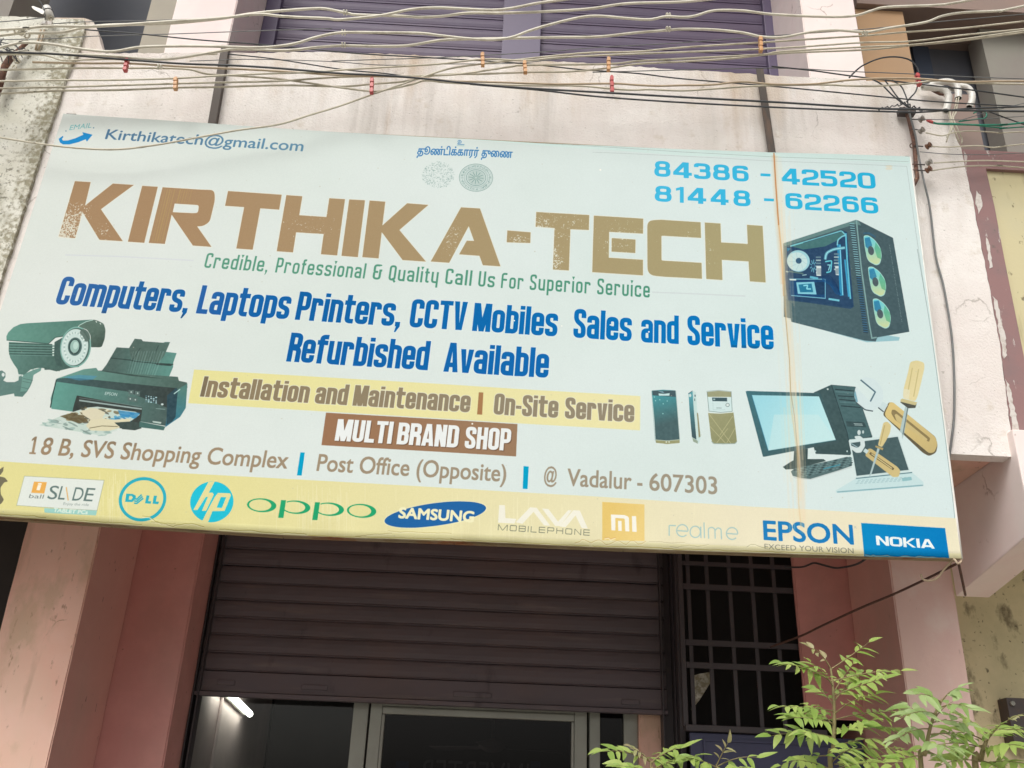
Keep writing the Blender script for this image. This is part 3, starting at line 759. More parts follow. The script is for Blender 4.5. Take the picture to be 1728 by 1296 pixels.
# yellow strip and brown box
paint([orient(Tm([(327.3, 623.2), (700, 645.3), (1080.4, 668.6), (1080, 726.5), (700, 703.5), (317.4, 680)]))], ((217, 213, 150), (330, 650), (221, 217, 168), (1080, 700)))
GB = ((134, 120, 94), (340, 650), (140, 132, 112), (1070, 700)); GH = dict(halo=((222, 224, 214), 2.6, .8))
sign_text('Installation', (337, 668.8), (519.4, 679.7), 34.7, 34.9, GB, w=.20, gap=.04, **GH)
sign_text('and', (530, 680.5), (585, 683.6), 34.9, 35, GB, w=.20, gap=.04, **GH)
sign_text('Maintenance', (594.4, 684.2), (792.4, 696), 35, 35.5, GB, w=.20, gap=.04, **GH)
paint([orient(Tm([(808, 661.8), (815.7, 662.2), (813.6, 699.6), (805, 699.2)]))], (158, 118, 80))
sign_text('On-Site', (832.5, 699), (941.4, 705.2), 35.8, 36, GB, w=.20, gap=.04, **GH)
sign_text('Service', (952.8, 706), (1070, 713), 36, 36.5, GB, w=.20, gap=.04, **GH)
paint([orient(Tm([(550, 696.1), (873.3, 715.3), (870.9, 770), (542.4, 751.2)]))], ((146, 110, 82), (550, 720), (146, 118, 92), (870, 740)))
for col, d, al in (((98, 72, 55), 1.4, .8), ((222, 228, 228), 0, 1)):
    for wd, a, b in (('MULTI', (564.4, 743.6), (660, 749)), ('BRAND', (668.8, 749.6), (772.2, 755.6)), ('SHOP', (783.4, 756.4), (860.6, 760.6))):
        sign_text(wd, (a[0] + d, a[1] + d), (b[0] + d, b[1] + d), 37, 37.6, col, w=.20, gap=.045, W=.52, rf=.8, alpha=al)

# address line
AD = ((150, 130, 104), (60, 770), (150, 143, 126), (1210, 820))
plain_text('8 B, SVS Shopping Complex', (67.5, 766.5), (483.8, 790.6), 28.2, 28.2, AD, dil=1.6)
paint([orient(Tm([(57, 738.5), (59.8, 736.6), (62.5, 736.8), (57.2, 766.2), (53.0, 766), (57.4, 742.2), (53.5, 744.5), (54.2, 741)]))], AD); paint([orient(Tm([(49.6, 763), (60.5, 763.6), (60, 766.6), (49.2, 766)]))], AD)
plain_text('Post Office (Opposite)', (534.3, 794.3), (853, 812.5), 28, 28.2, AD, dil=1.6)
plain_text('@', (918, 813), (939, 814.4), 25, 25, AD, dil=.9)
plain_text('Vadalur', (957, 819.3), (1065, 826), 28.4, 28.4, AD, dil=1.6)
plain_text('-', (1075.5, 826.5), (1083.5, 827), 28.4, 28.4, AD, dil=1.6)
plain_text('607303', (1096, 827.3), (1210, 834), 28.4, 28.6, AD, dil=1.8)
CY = (0, 152, 192)
paint([orient(Tm([(507, 763.5), (514.3, 763.8), (509.2, 802.6), (501.2, 802.2)]))], CY)
paint([orient(Tm([(883.6, 786.4), (892.2, 787), (890.2, 825), (882.2, 824.6)]))], CY)

# e-mail, phone numbers, Tamil line, seals
plain_text('Kirthikatech@gmail.com', (177.2, 234.2), (510.3, 254.6), 16.5, 17.5, ((76, 116, 148), (180, 230), (92, 138, 165), (500, 250)), dil=.9)
plain_text('EMAIL', (116.8, 220), (153.6, 215.4), 8.6, 8.4, (112, 182, 186), dil=.5)
zz = Zm(80, 180, 3.757)
zz.poly([(72, 205), (98, 186), (102, 193), (92, 206), (100, 216), (130, 215), (180, 200), (228, 178), (222, 162), (286, 178), (250, 222), (243, 207), (195, 226), (140, 240), (100, 240), (80, 228)], (26, 134, 198))
zz.ell(118, 155, 4, 4, (80, 130, 160)); zz.ell(293, 134, 4, 4, (80, 130, 160))
PB = ((62, 178, 218), (1110, 300), (38, 170, 212), (1480, 330))
b1 = lambda x: 180 + (x - 92) * (80 / 1405)
b2 = lambda x: 338 + (x - 93) * (78 / 1422)
digits('84386', [(90, 193), (210, 328), (342, 448), (463, 570), (587, 690)], b1, 26.3, PB)
digits('42520', [(900, 1015), (1030, 1137), (1150, 1254), (1270, 1375), (1385, 1497)], b1, 26.6, PB)
digits('81448', [(93, 200), (228, 277), (302, 420), (448, 562), (593, 702)], b2, 26.6, PB)
digits('62266', [(925, 1033), (1048, 1153), (1168, 1272), (1287, 1392), (1407, 1515)], b2, 26.8, PB)
zp = Zm(1080, 250, 3.757)
zp.poly([(764, 160), (827, 163), (827, 180), (764, 177)], PB); zp.poly([(786, 318), (849, 321), (849, 338), (786, 335)], PB)
TB = (52, 122, 178)
zt = Zm(640, 220, 6.646)
plain_text('உ', (771.7, 244.3), (783.7, 245), 9, 9, TB, dil=.8)
zt.poly([(868, 165), (955, 169), (955, 183), (868, 179)], (175, 200, 200))
plain_text('தூண்டிக்காரர்', (704, 261), (807, 263.6), 12.5, 12.5, TB, dil=1.1)
plain_text('து', (812.5, 264), (827, 264.5), 12.5, 12.5, TB, dil=1.1)
plain_text('ைண', (828, 264.5), (864, 266.2), 12.5, 12.5, TB, dil=1.1)
rs = np.random.RandomState(5)
SG = (92, 132, 128)
for i in range(560):                                     # the faded, half washed-off seal
    a = rs.uniform(0, 6.283); r = math.sqrt(rs.uniform(.02, 1)); s_ = rs.uniform(1.5, 7)
    x, y = 662 + 178 * r * math.cos(a), 502 + 147 * r * math.sin(a); b_ = a + rs.choice([0, 1.57]) + rs.uniform(-.3, .3)
    zt.line([(x, y), (x + s_ * 2 * math.cos(b_), y + s_ * 1.7 * math.sin(b_))], rs.uniform(2, 5), SG, alpha=rs.uniform(.35, .95))
for R_, w_, al in ((1.0, 5, .95), (.93, 3, .7), (.72, 4, .9), (.66, 3, .8), (.58, 7, .9), (.50, 3, .8), (.10, 7, .9)):
    P = ellipse(1085, 532, 187 * R_, 153 * R_); zt.line(P, w_, SG, closed=True, alpha=al)
zt.ell(1085, 532, 90, 74, (160, 182, 178), alpha=.6)
for i in range(78):                                       # ring of raised letters on the seal
    a = i / 78 * 6.283; q = rs.uniform(.76, .80), rs.uniform(.86, .91); b_ = a + rs.uniform(-.03, .03)
    zt.line([(1085 + 187 * q[0] * math.cos(a), 532 + 153 * q[0] * math.sin(a)), (1085 + 187 * q[1] * math.cos(b_), 532 + 153 * q[1] * math.sin(b_))], rs.uniform(4, 8), SG, alpha=rs.uniform(.55, .95))
for i in range(12):
    a = i / 12 * 6.283 + .1
    zt.line([(1085 + 26 * math.cos(a), 532 + 22 * math.sin(a)), (1085 + 84 * math.cos(a), 532 + 69 * math.sin(a))], 6, SG, alpha=.85)
# ---------- pictures printed on the banner
zc = Zm(0, 520, 5.236)
D1, D2, D3, D4 = (78, 112, 104), (92, 146, 134), (120, 172, 162), (176, 205, 198)
GC = ((96, 150, 136), (30, 560), (82, 118, 108), (150, 560))
# security camera
zc.poly([(-20, 560), (20, 552), (50, 575), (50, 612), (30, 640), (60, 655), (130, 655), (165, 640), (170, 590), (220, 590), (300, 560), (290, 640), (270, 690), (240, 740), (200, 785), (130, 780), (125, 755), (0, 780), (-20, 780)], ((104, 140, 134), (0, 640), (96, 136, 128), (50, 660)))
zc.poly([(200, 590), (300, 545), (370, 525), (360, 555), (300, 590), (262, 690), (235, 735), (180, 740), (195, 650)], (112, 158, 148))
for q in (((205, 622), (290, 640)), ((200, 648), (280, 664)), ((190, 700), (255, 715))): zc.line(q, 4, (84, 118, 112))
zc.ell(30, 590, 13, 17, (205, 215, 212)); zc.ell(176, 588, 12, 16, (196, 210, 206)); zc.ell(198, 594, 8, 14, (190, 205, 200)); zc.ell(292, 540, 9, 7, (150, 180, 172))
zc.poly([(80, 300), (490, 320), (640, 250), (700, 520), (620, 530), (500, 560), (380, 530), (330, 530), (270, 545), (215, 590), (165, 585), (155, 540), (120, 490), (92, 440), (78, 380)], ((98, 142, 132), (20, 600), (78, 112, 104), (110, 600)))
for i in range(5):
    y = 318 + i * 23; zc.line([(82, y - 4), (476, y + 4)], 7, (66, 98, 92)); zc.line([(82, y + 5), (476, y + 13)], 5, (120, 164, 154), alpha=.7)
    zc.poly([(462, y), (482, y - 2), (482, y + 12), (464, y + 12)], (196, 214, 208))
zc.poly([(482, 300), (570, 250), (620, 240), (560, 330), (530, 400), (545, 500), (560, 525), (500, 505), (478, 420)], (74, 106, 100))
zc.poly([(58, 250), (75, 215), (120, 170), (180, 142), (240, 134), (825, 99), (780, 115), (700, 150), (640, 205), (600, 245), (490, 262), (430, 318), (60, 288)], ((104, 158, 144), (15, 565), (88, 134, 122), (150, 545)))
zc.line([(60, 284), (430, 314), (490, 258), (600, 240)], 6, (70, 104, 98), r=10)
zc.poly(rounded([(825, 99), (860, 108), (915, 135), (932, 190), (925, 270), (900, 340), (880, 346), (800, 345), (803, 300), (800, 240), (770, 190), (690, 160), (760, 120)], 18, True), ((96, 124, 112), (160, 555), (78, 102, 92), (175, 575)))
zc.line([(700, 150), (760, 118), (822, 102)], 6, (176, 206, 198))
for (x, y) in ((846, 118), (882, 135)): zc.line([(x, y - 6), (x + 8, y + 8)], 7, (205, 216, 210))
zc.ell(668, 343, 136, 182, (126, 176, 166), rot=.14); zc.ell(668, 343, 125, 170, (84, 118, 110), rot=.14)
zc.ell(660, 345, 118, 162, (190, 210, 206), rot=.14); zc.ell(750, 240, 40, 60, (92, 116, 108), rot=-.5, alpha=.9)
rs = np.random.RandomState(2)
for i in range(46):
    a = i / 46 * 6.283; zc.ell(660 + 92 * math.cos(a), 345 + 128 * math.sin(a), 8, 9, (160, 186, 182) if i % 2 else (206, 220, 216))
zc.ell(662, 340, 62, 82, (92, 126, 122), rot=.1); zc.ell(660, 340, 52, 72, (64, 92, 90), rot=.1); zc.ell(660, 338, 40, 58, (150, 184, 176), rot=.1); zc.ell(668, 330, 22, 34, (176, 204, 196), rot=.1)
zc.poly([(390, 522), (440, 524), (440, 545), (395, 547)], D1); zc.poly([(470, 528), (530, 535), (528, 558), (470, 552)], D1)
# printer
zc.poly([(1030, 346), (1140, 352), (1190, 270), (1250, 275), (1262, 292), (1440, 305), (1460, 298), (1502, 300), (1465, 385), (1560, 396), (1530, 480), (1528, 520), (1490, 610), (1440, 622), (900, 552), (940, 500)], ((84, 112, 106), (200, 590), (96, 152, 142), (290, 600)))
zc.poly([(1140, 352), (1190, 270), (1250, 275), (1262, 292), (1440, 305), (1502, 300), (1450, 420), (1400, 480), (1160, 455)], (88, 112, 104), alpha=.75)
zc.line([(975, 440), (1150, 458), (1200, 470), (1370, 486), (1530, 495)], 9, (62, 86, 82))
zc.poly([(1365, 480), (1530, 492), (1510, 510), (1380, 500)], (60, 84, 80)); zc.line([(1240, 350), (1165, 470)], 5, (60, 84, 80)); zc.line([(1400, 330), (1330, 480)], 5, (60, 84, 80))
for i in range(12):
    x = 1120 + i * 22; zc.line([(x + 60 + i * 2, 380), (x, 600)], 4 + (i % 3) * 3, (150, 190, 182), alpha=.30)
zc.poly([(500, 625), (740, 540), (850, 528), (870, 555), (1570, 605), (1580, 640), (1650, 655), (1655, 700), (1540, 760), (1480, 880), (520, 780)], ((108, 162, 150), (110, 620), (84, 112, 104), (310, 640)))
zc.poly([(860, 552), (930, 552), (1470, 625), (1180, 600)], (70, 96, 90))
zc.poly([(500, 625), (560, 618), (700, 620), (1560, 705), (1530, 760), (1480, 878), (1180, 825), (480, 740)], ((74, 108, 108), (100, 640), (64, 78, 76), (280, 680)))
zc.poly([(560, 610), (700, 590), (860, 600), (820, 632), (700, 640)], (74, 150, 190), alpha=.55)
zc.poly([(495, 650), (1120, 735), (1480, 880), (1470, 1040), (1240, 1000), (1250, 880), (680, 780), (655, 900), (640, 915), (455, 890), (448, 800)], ((100, 162, 150), (95, 670), (82, 108, 104), (280, 700)))
zc.line([(500, 632), (468, 760), (446, 880)], 10, (60, 84, 80), r=4)
zc.poly([(1490, 780), (1560, 720), (1655, 665), (1640, 880), (1590, 960), (1530, 1000), (1460, 1050), (1480, 900)], ((86, 138, 130), (315, 660), (56, 132, 160), (285, 720)))
zc.poly([(1475, 770), (1555, 700), (1570, 720), (1550, 960), (1520, 1000), (1470, 1030)], (52, 86, 98)); zc.line([(1535, 756), (1590, 715)], 9, (170, 205, 202))
zc.poly([(680, 772), (1256, 880), (1250, 935), (1240, 1000), (1200, 1060), (1060, 1060), (640, 915), (655, 850)], (66, 76, 72))
zc.line([(700, 815), (1252, 890)], 13, (150, 172, 170)); zc.line([(700, 792), (1250, 868)], 4, (120, 140, 138))
zc.poly([(345, 1035), (545, 950), (760, 880), (860, 870), (1200, 915), (1235, 940), (1150, 1000), (925, 1130)], (186, 204, 196))
rs = np.random.RandomState(4)
def inq(u, v):  # inside the printed photograph sheet
    a = np.array([345, 1035.]); b = np.array([925, 1130.]); c = np.array([1235, 930.]); d = np.array([760, 878.])
    return (1 - v) * ((1 - u) * a + u * b) + v * ((1 - u) * d + u * c)
for i in range(150):
    u, v = rs.rand(), rs.rand(); p = inq(u, v)
    if v < .35: c = [(150, 178, 172), (196, 210, 204), (128, 152, 146)][rs.randint(3)]
    elif u > .7 and v > .6: c = [(40, 120, 180), (70, 160, 205), (30, 90, 150)][rs.randint(3)]
    else: c = [(206, 200, 168), (120, 108, 76), (214, 210, 184), (92, 92, 76), (150, 132, 92)][rs.randint(5)]
    zc.ell(p[0], p[1], rs.uniform(10, 46), rs.uniform(5, 13), c, rot=rs.uniform(-.2, .5), alpha=.75)
zc.poly([(760, 1040), (800, 985), (900, 975), (1010, 985), (1130, 975), (1160, 990), (1040, 1060), (960, 1085), (800, 1080)], (208, 204, 174)); zc.line([(790, 1060), (900, 1040), (1040, 1045)], 6, (120, 116, 86))
zc.poly([(720, 905), (850, 885), (930, 920), (900, 980), (800, 985), (730, 940)], (206, 202, 176)); zc.poly([(1040, 900), (1240, 925), (1200, 970), (1060, 950)], (60, 146, 200), alpha=.8)
zc.poly([(530, 955), (640, 925), (740, 960), (780, 1000), (700, 1020), (600, 985)], (112, 100, 68), alpha=.85)
zc.poly([(1010, 1010), (1150, 1000), (1230, 1010), (1250, 1060), (1190, 1078), (1080, 1068)], (74, 92, 88)); zc.poly([(1230, 1000), (1460, 1045), (1445, 1078), (1230, 1050)], (78, 122, 116))
plain_text('EPSON', (176.6, 666.2), (196.8, 668), 5, 5, (196, 214, 212), dil=.5)
for (x, y) in ((1158, 740), (1215, 750), (1150, 800), (1195, 808)): zc.poly([(x - 22, y - 20), (x + 22, y - 16), (x + 18, y + 24), (x - 24, y + 18)], (96, 122, 118)); zc.ell(x, y, 6, 7, (180, 200, 196))
for i in range(20): zc.ell(1290 + (i % 5) * 22, 775 + (i // 5) * 16 + (i % 5) * 3, rs.uniform(4, 10), 5, (176, 214, 222) if i % 3 else (90, 130, 140))
zc.ell(1432, 848, 12, 9, (186, 206, 204)); zc.line([(1375, 885), (1458, 892)], 6, (130, 160, 156)); zc.poly([(1345, 995), (1425, 1005), (1420, 1020), (1350, 1008)], (176, 196, 190))

# tower with lit fans
zq = Zm(1300, 360, 5.4)
zq.poly([(150, 960), (500, 1070), (880, 1175), (1170, 1160), (1180, 1130), (1000, 1100)], (120, 176, 190), alpha=.7)
zq.poly([(115, 275), (780, 58), (800, 62), (1118, 222), (1266, 1080), (975, 1130), (960, 1168), (860, 1160), (190, 990), (185, 960), (122, 945)], ((84, 116, 124), (1330, 500), (76, 104, 112), (1500, 500)))
zq.poly([(115, 275), (780, 58), (800, 62), (830, 110), (780, 95), (130, 300)], (104, 142, 142))
zq.line([(785, 62), (830, 500), (900, 1000), (925, 1138), (970, 1130)], 12, (128, 168, 168))
zq.poly([(150, 310), (650, 150), (700, 170), (760, 850), (730, 870), (160, 790), (130, 600)], (44, 82, 122)); zq.poly([(190, 300), (650, 155), (690, 190), (620, 240), (500, 300), (300, 330)], (74, 128, 130))
zq.line([(180, 300), (420, 230), (650, 158), (685, 195)], 12, (118, 196, 206), r=15); zq.line([(300, 270), (480, 215), (650, 165)], 5, (60, 100, 130))
zq.line([(688, 180), (700, 420), (730, 780)], 14, (96, 190, 216)); zq.line([(625, 280), (650, 750)], 34, (44, 146, 196)); zq.line([(635, 290), (660, 745)], 8, (130, 206, 226)); zq.line([(680, 420), (715, 760)], 16, (60, 160, 206))
zq.line([(610, 290), (615, 240), (660, 205), (690, 200)], 12, (120, 196, 212), r=20); zq.line([(500, 420), (510, 360), (580, 325), (680, 312)], 26, (96, 168, 190), r=30); zq.line([(500, 420), (510, 360), (580, 325), (680, 312)], 8, (150, 214, 224), r=30)
zq.ell(255, 435, 105, 98, (150, 200, 210), rot=.25); zq.ell(245, 440, 92, 84, (186, 214, 214), rot=.25); zq.ell(258, 433, 27, 27, (60, 106, 140))
for i in range(9):
    a = i * .7; zq.line([(258 + 30 * math.cos(a), 433 + 30 * math.sin(a)), (250 + 88 * math.cos(a + .35), 437 + 80 * math.sin(a + .35))], 5, (150, 190, 200), alpha=.6)
for i in range(9):
    a = i * .7; zq.line([(390 + 12 * math.cos(a), 480 + 20 * math.sin(a)), (390 + 30 * math.cos(a), 480 + 60 * math.sin(a))], 7, (120, 200, 218), alpha=.8)
for (x, y) in ((415, 400), (580, 370)):
    for i in range(6): zq.line([(x, y + i * 28), (x + 45, y + i * 28)], 14, (150, 178, 184) if i % 2 else (104, 140, 156))
zq.poly([(420, 480), (462, 480), (462, 570), (420, 570)], (196, 212, 214)); zq.poly([(590, 480), (622, 480), (625, 565), (595, 560)], (196, 212, 214))
for i in range(4): zq.line([(430 + i * 9, 500), (430 + i * 9, 560)], 3, (60, 90, 110)); zq.line([(598 + i * 7, 500), (598 + i * 7, 555)], 3, (60, 90, 110))
zq.line([(500, 440), (560, 430), (550, 530), (510, 540)], 12, (96, 196, 214), r=14); zq.line([(520, 470), (545, 470), (530, 520)], 8, (140, 214, 226))
zq.poly([(175, 610), (510, 610), (505, 770), (180, 750)], (30, 84, 140)); zq.poly([(235, 630), (400, 625), (420, 740), (250, 735)], (126, 196, 214)); zq.poly([(255, 650), (375, 640), (390, 720), (270, 720)], (40, 132, 172)); zq.line([(300, 660), (340, 655), (330, 690), (370, 690)], 12, (130, 206, 222), r=8)
zq.poly([(400, 630), (490, 625), (500, 740), (425, 740)], (34, 74, 116)); zq.line([(170, 600), (500, 600), (500, 775), (190, 750)], 8, (112, 180, 206)); zq.line([(175, 605), (235, 607)], 12, (196, 216, 216)); zq.line([(530, 780), (630, 795)], 18, (110, 190, 210)); zq.line([(360, 580), (435, 595)], 20, (96, 180, 206))
for i in range(7): zq.line([(470, 575 + i * 6), (540, 560 + i * 14), (600, 640 + i * 16), (640, 740)], 5, (22, 60 + i * 6, 110 + i * 9), r=30)
zq.line([(170, 530), (300, 550)], 12, (96, 130, 128)); zq.line([(140, 530), (165, 535)], 12, (150, 180, 180)); zq.line([(290, 565), (330, 560)], 8, (150, 190, 200)); zq.poly([(150, 315), (185, 322), (155, 350)], (40, 132, 180)); zq.line([(130, 790), (750, 860)], 4, (52, 92, 120))
for i in range(47):
    t = i / 46.; x = 735 + 125 * t; y = 90 + 985 * t; wv = 1 if t < .45 else .8
    zq.line([(x - 12, y), (x + 30, y + 4)], 9, (124, 176, 186) if t < .5 else (60, 112, 150), alpha=.95); zq.line([(x - 12, y + 10), (x + 30, y + 14)], 8, (44, 62, 76), alpha=.8)
for (cx, cy) in ((0, 0), (40, 286), (82, 578)):
    out = [(850, 200), (890, 196), (950, 235), (1005, 310), (1018, 390), (1000, 460), (965, 475), (900, 440), (880, 405), (858, 290)]
    P = [(x + cx, y + cy) for x, y in out]
    zq.poly(rounded(P, 60, True), (160, 208, 200)); 
    P2 = [(x * .93 + 65 + cx, y * .93 + 24 + cy) for x, y in out]
    zq.poly(rounded(P2, 56, True), ((104, 200, 214), (1300 + (900 + cx) / 5.4, 360 + (220 + cy) / 5.4), (188, 206, 160), (1300 + (960 + cx) / 5.4, 360 + (440 + cy) / 5.4)))
    zq.poly([(860 + cx, 225 + cy), (905 + cx, 215 + cy), (930 + cx, 290 + cy), (900 + cx, 330 + cy), (868 + cx, 300 + cy)], (36, 124, 176), alpha=.75)
    zq.poly([(960 + cx, 260 + cy), (1008 + cx, 330 + cy), (1012 + cx, 420 + cy), (975 + cx, 400 + cy), (950 + cx, 320 + cy)], (60, 170, 120), alpha=.5)
    zq.ell(918 + cx, 338 + cy, 27, 42, (86, 104, 112), rot=-.2)
for i in range(52): zq.ell(1085 + i * 2.2, 280 + i * 13.8, 3.2, 3, (150, 176, 176), alpha=.8 if i % 7 else .2)
zq.line([(850, 180), (900, 178), (960, 215)], 14, (50, 110, 150), alpha=.7)

# phones
zf = Zm(1080, 640, 9.6)
zf.poly(rounded([(190, 185), (370, 172), (572, 184), (602, 500), (638, 970), (640, 1030), (440, 1050), (255, 1030), (235, 700)], 10, True), ((74, 158, 166), (1108, 670), (80, 112, 116), (1125, 715)))
zf.poly([(197, 186), (572, 186), (580, 290), (203, 262)], (76, 104, 112)); zf.poly([(300, 232), (380, 240), (480, 228), (474, 268), (305, 268)], (184, 216, 216)); zf.poly([(288, 192), (370, 196), (395, 230), (340, 215)], (120, 160, 172))
zf.poly([(250, 978), (440, 995), (640, 975), (642, 1035), (440, 1052), (258, 1032)], (158, 160, 118)); zf.line([(250, 985), (440, 998), (640, 982)], 8, (176, 198, 192)); zf.line([(187, 190), (245, 1000)], 8, (150, 180, 180)); zf.line([(578, 190), (642, 985)], 8, (150, 176, 172))
for (x, y) in ((320, 335), (250, 350), (440, 355), (375, 400), (370, 560), (230, 290)): zf.ell(x, y, 9, 9, (150, 206, 206))
for x in (425, 470): zf.ell(x, 1018, 12, 12, (205, 214, 200))
zf.poly([(780, 235), (860, 190), (905, 215), (925, 500), (950, 700), (985, 930), (960, 1020), (935, 1048), (860, 1010), (838, 940), (800, 500)], (188, 212, 210))
zf.poly([(785, 235), (850, 200), (870, 500), (912, 980), (840, 940), (800, 500)], ((88, 164, 176), (1166, 670), (72, 100, 108), (1172, 735))); zf.ell(810, 265, 20, 28, (190, 208, 206)); zf.line([(780, 238), (850, 190)], 8, (70, 90, 100))
zf.poly([(920, 540), (940, 560), (978, 930), (950, 950)], (150, 146, 112)); zf.ell(890, 270, 9, 20, (84, 110, 116)); zf.ell(885, 335, 7, 24, (90, 116, 120)); zf.poly([(848, 950), (935, 1000), (935, 1048), (860, 1012)], (150, 168, 150))
zf.poly([(1080, 210), (1270, 190), (1475, 210), (1478, 290), (1090, 288)], (158, 162, 128)); zf.line([(1075, 200), (1270, 182), (1478, 202)], 9, (150, 172, 168)); zf.poly([(1092, 292), (1475, 295), (1492, 525), (1300, 535), (1112, 518)], (196, 218, 218)); zf.line([(1085, 210), (1115, 520), (1300, 540), (1492, 525), (1475, 205)], 7, (108, 136, 136), r=6)
zf.poly([(1165, 300), (1408, 303), (1410, 362), (1172, 358)], (74, 104, 112)); zf.ell(1200, 328, 18, 12, (160, 190, 190)); zf.ell(1417, 420, 33, 30, (110, 136, 136)); zf.ell(1417, 420, 24, 22, (206, 220, 218)); zf.line([(1180, 380), (1182, 495)], 4, (150, 180, 180)); zf.line([(1180, 497), (1380, 500)], 4, (150, 180, 180)); zf.line([(1235, 468), (1320, 470)], 9, (120, 146, 146))
zf.poly(rounded([(1100, 545), (1300, 555), (1512, 535), (1545, 800), (1570, 1020), (1535, 1048), (1350, 1055), (1175, 1045), (1150, 960), (1125, 750)], 14, True), ((158, 160, 120), (1200, 700), (148, 152, 112), (1230, 745)))
for q in (((1120, 570), (1470, 1040)), ((1125, 760), (1390, 1045)), ((1500, 600), (1290, 910)), ((1400, 1040), (1545, 780)), ((1240, 1035), (1420, 800))): zf.line(q, 9, (182, 182, 140))
zf.line([(1155, 1010), (1200, 1046), (1535, 1046), (1568, 1010)], 12, (150, 172, 166), r=10); zf.line([(1100, 548), (1300, 558), (1510, 540)], 9, (200, 212, 200))

# desktop, laptop, spanners and screwdrivers
zm = Zm(1240, 590, 4.547)
zm.poly([(605, 330), (740, 270), (925, 285), (1055, 665), (1050, 690), (890, 700), (888, 810), (620, 800), (608, 760), (560, 500)], ((72, 102, 106), (1400, 680), (70, 98, 100), (1440, 750)))
zm.poly([(745, 275), (920, 288), (1052, 662), (880, 700), (860, 640)], (80, 116, 120)); zm.line([(742, 275), (862, 640), (890, 800)], 5, (50, 72, 78))
for (a, b) in (((768, 305), (918, 318)), ((800, 382), (925, 394)), ((790, 355), (915, 362)), ((815, 432), (965, 444))): zm.line([a, b], 6, (44, 62, 68))
zm.line([(770, 322), (905, 332)], 12, (92, 132, 136)); zm.line([(805, 402), (930, 410)], 10, (92, 132, 136)); zm.poly([(850, 550), (992, 556), (1010, 596), (862, 590)], (66, 94, 98)); zm.line([(912, 568), (978, 571)], 4, (176, 200, 200)); zm.line([(918, 578), (982, 581)], 4, (176, 200, 200))
zm.ell(953, 636, 13, 20, (190, 206, 206)); zm.ell(984, 632, 8, 13, (176, 196, 196)); zm.ell(712, 304, 7, 7, (190, 206, 206)); zm.ell(618, 780, 6, 7, (176, 200, 200)); zm.ell(862, 780, 6, 7, (176, 200, 200))
zm.poly([(455, 770), (560, 760), (558, 840), (680, 840), (700, 855), (600, 880), (480, 915), (390, 920), (368, 900), (430, 860), (450, 850)], (72, 96, 96))
zm.poly([(445, 970), (430, 935), (460, 910), (700, 860), (860, 822), (895, 825), (900, 890), (760, 940), (580, 998), (500, 990)], (92, 122, 124)); zm.poly([(448, 968), (500, 985), (580, 992), (900, 895), (900, 905), (585, 1000), (500, 995), (452, 985)], (190, 204, 204))
for r_ in range(5):
    for i in range(17):
        x = 450 + i * 26 + r_ * 16; y = 935 - i * 6.2 + r_ * 12 - 12
        zm.poly([(x, y), (x + 18, y - 4), (x + 22, y + 3), (x + 4, y + 7)], (116, 150, 152) if (i + r_) % 3 else (54, 78, 84), alpha=.85)
zm.line([(680, 915), (810, 882)], 9, (70, 150, 170))
zm.poly([(82, 322), (95, 318), (655, 335), (802, 712), (230, 822), (215, 822)], ((70, 124, 136), (1265, 670), (72, 100, 104), (1400, 740))); zm.poly([(128, 350), (645, 360), (775, 695), (256, 778)], ((150, 206, 218), (1290, 670), (178, 220, 224), (1380, 730)))
zm.poly([(300, 500), (640, 500), (775, 695), (256, 778)], (194, 222, 222), alpha=.5); zm.line([(128, 350), (256, 778)], 5, (50, 130, 160)); zm.line([(256, 778), (775, 695)], 5, (60, 120, 130))
# laptop
zm.poly([(873, 700), (880, 690), (1258, 655), (1345, 925), (1338, 935), (930, 990)], (196, 216, 216)); zm.poly([(890, 716), (1250, 668), (1335, 922), (935, 968)], (80, 108, 112))
zm.poly([(775, 1080), (925, 990), (1360, 942), (1448, 1015), (1450, 1045), (1380, 1052), (800, 1100), (775, 1095)], (188, 214, 216)); zm.line([(785, 1092), (1445, 1040)], 10, (132, 176, 186)); zm.line([(930, 988), (1362, 942)], 8, (96, 140, 150))
for i in range(38): zm.poly([(945 + (i % 13) * 32 - (i // 13) * 8, 1000 + (i // 13) * 12 - (i % 13) * 2), (965 + (i % 13) * 32 - (i // 13) * 8, 998 + (i // 13) * 12 - (i % 13) * 2), (966 + (i % 13) * 32 - (i // 13) * 8, 1005 + (i // 13) * 12 - (i % 13) * 2), (944 + (i % 13) * 32 - (i // 13) * 8, 1008 + (i // 13) * 12 - (i % 13) * 2)], (150, 186, 192), alpha=.7)
zm.poly([(1280, 985), (1355, 975), (1360, 1000), (1290, 1010)], (140, 186, 192))
YL, YD, YS = (205, 192, 140), (178, 160, 108), (112, 104, 80)
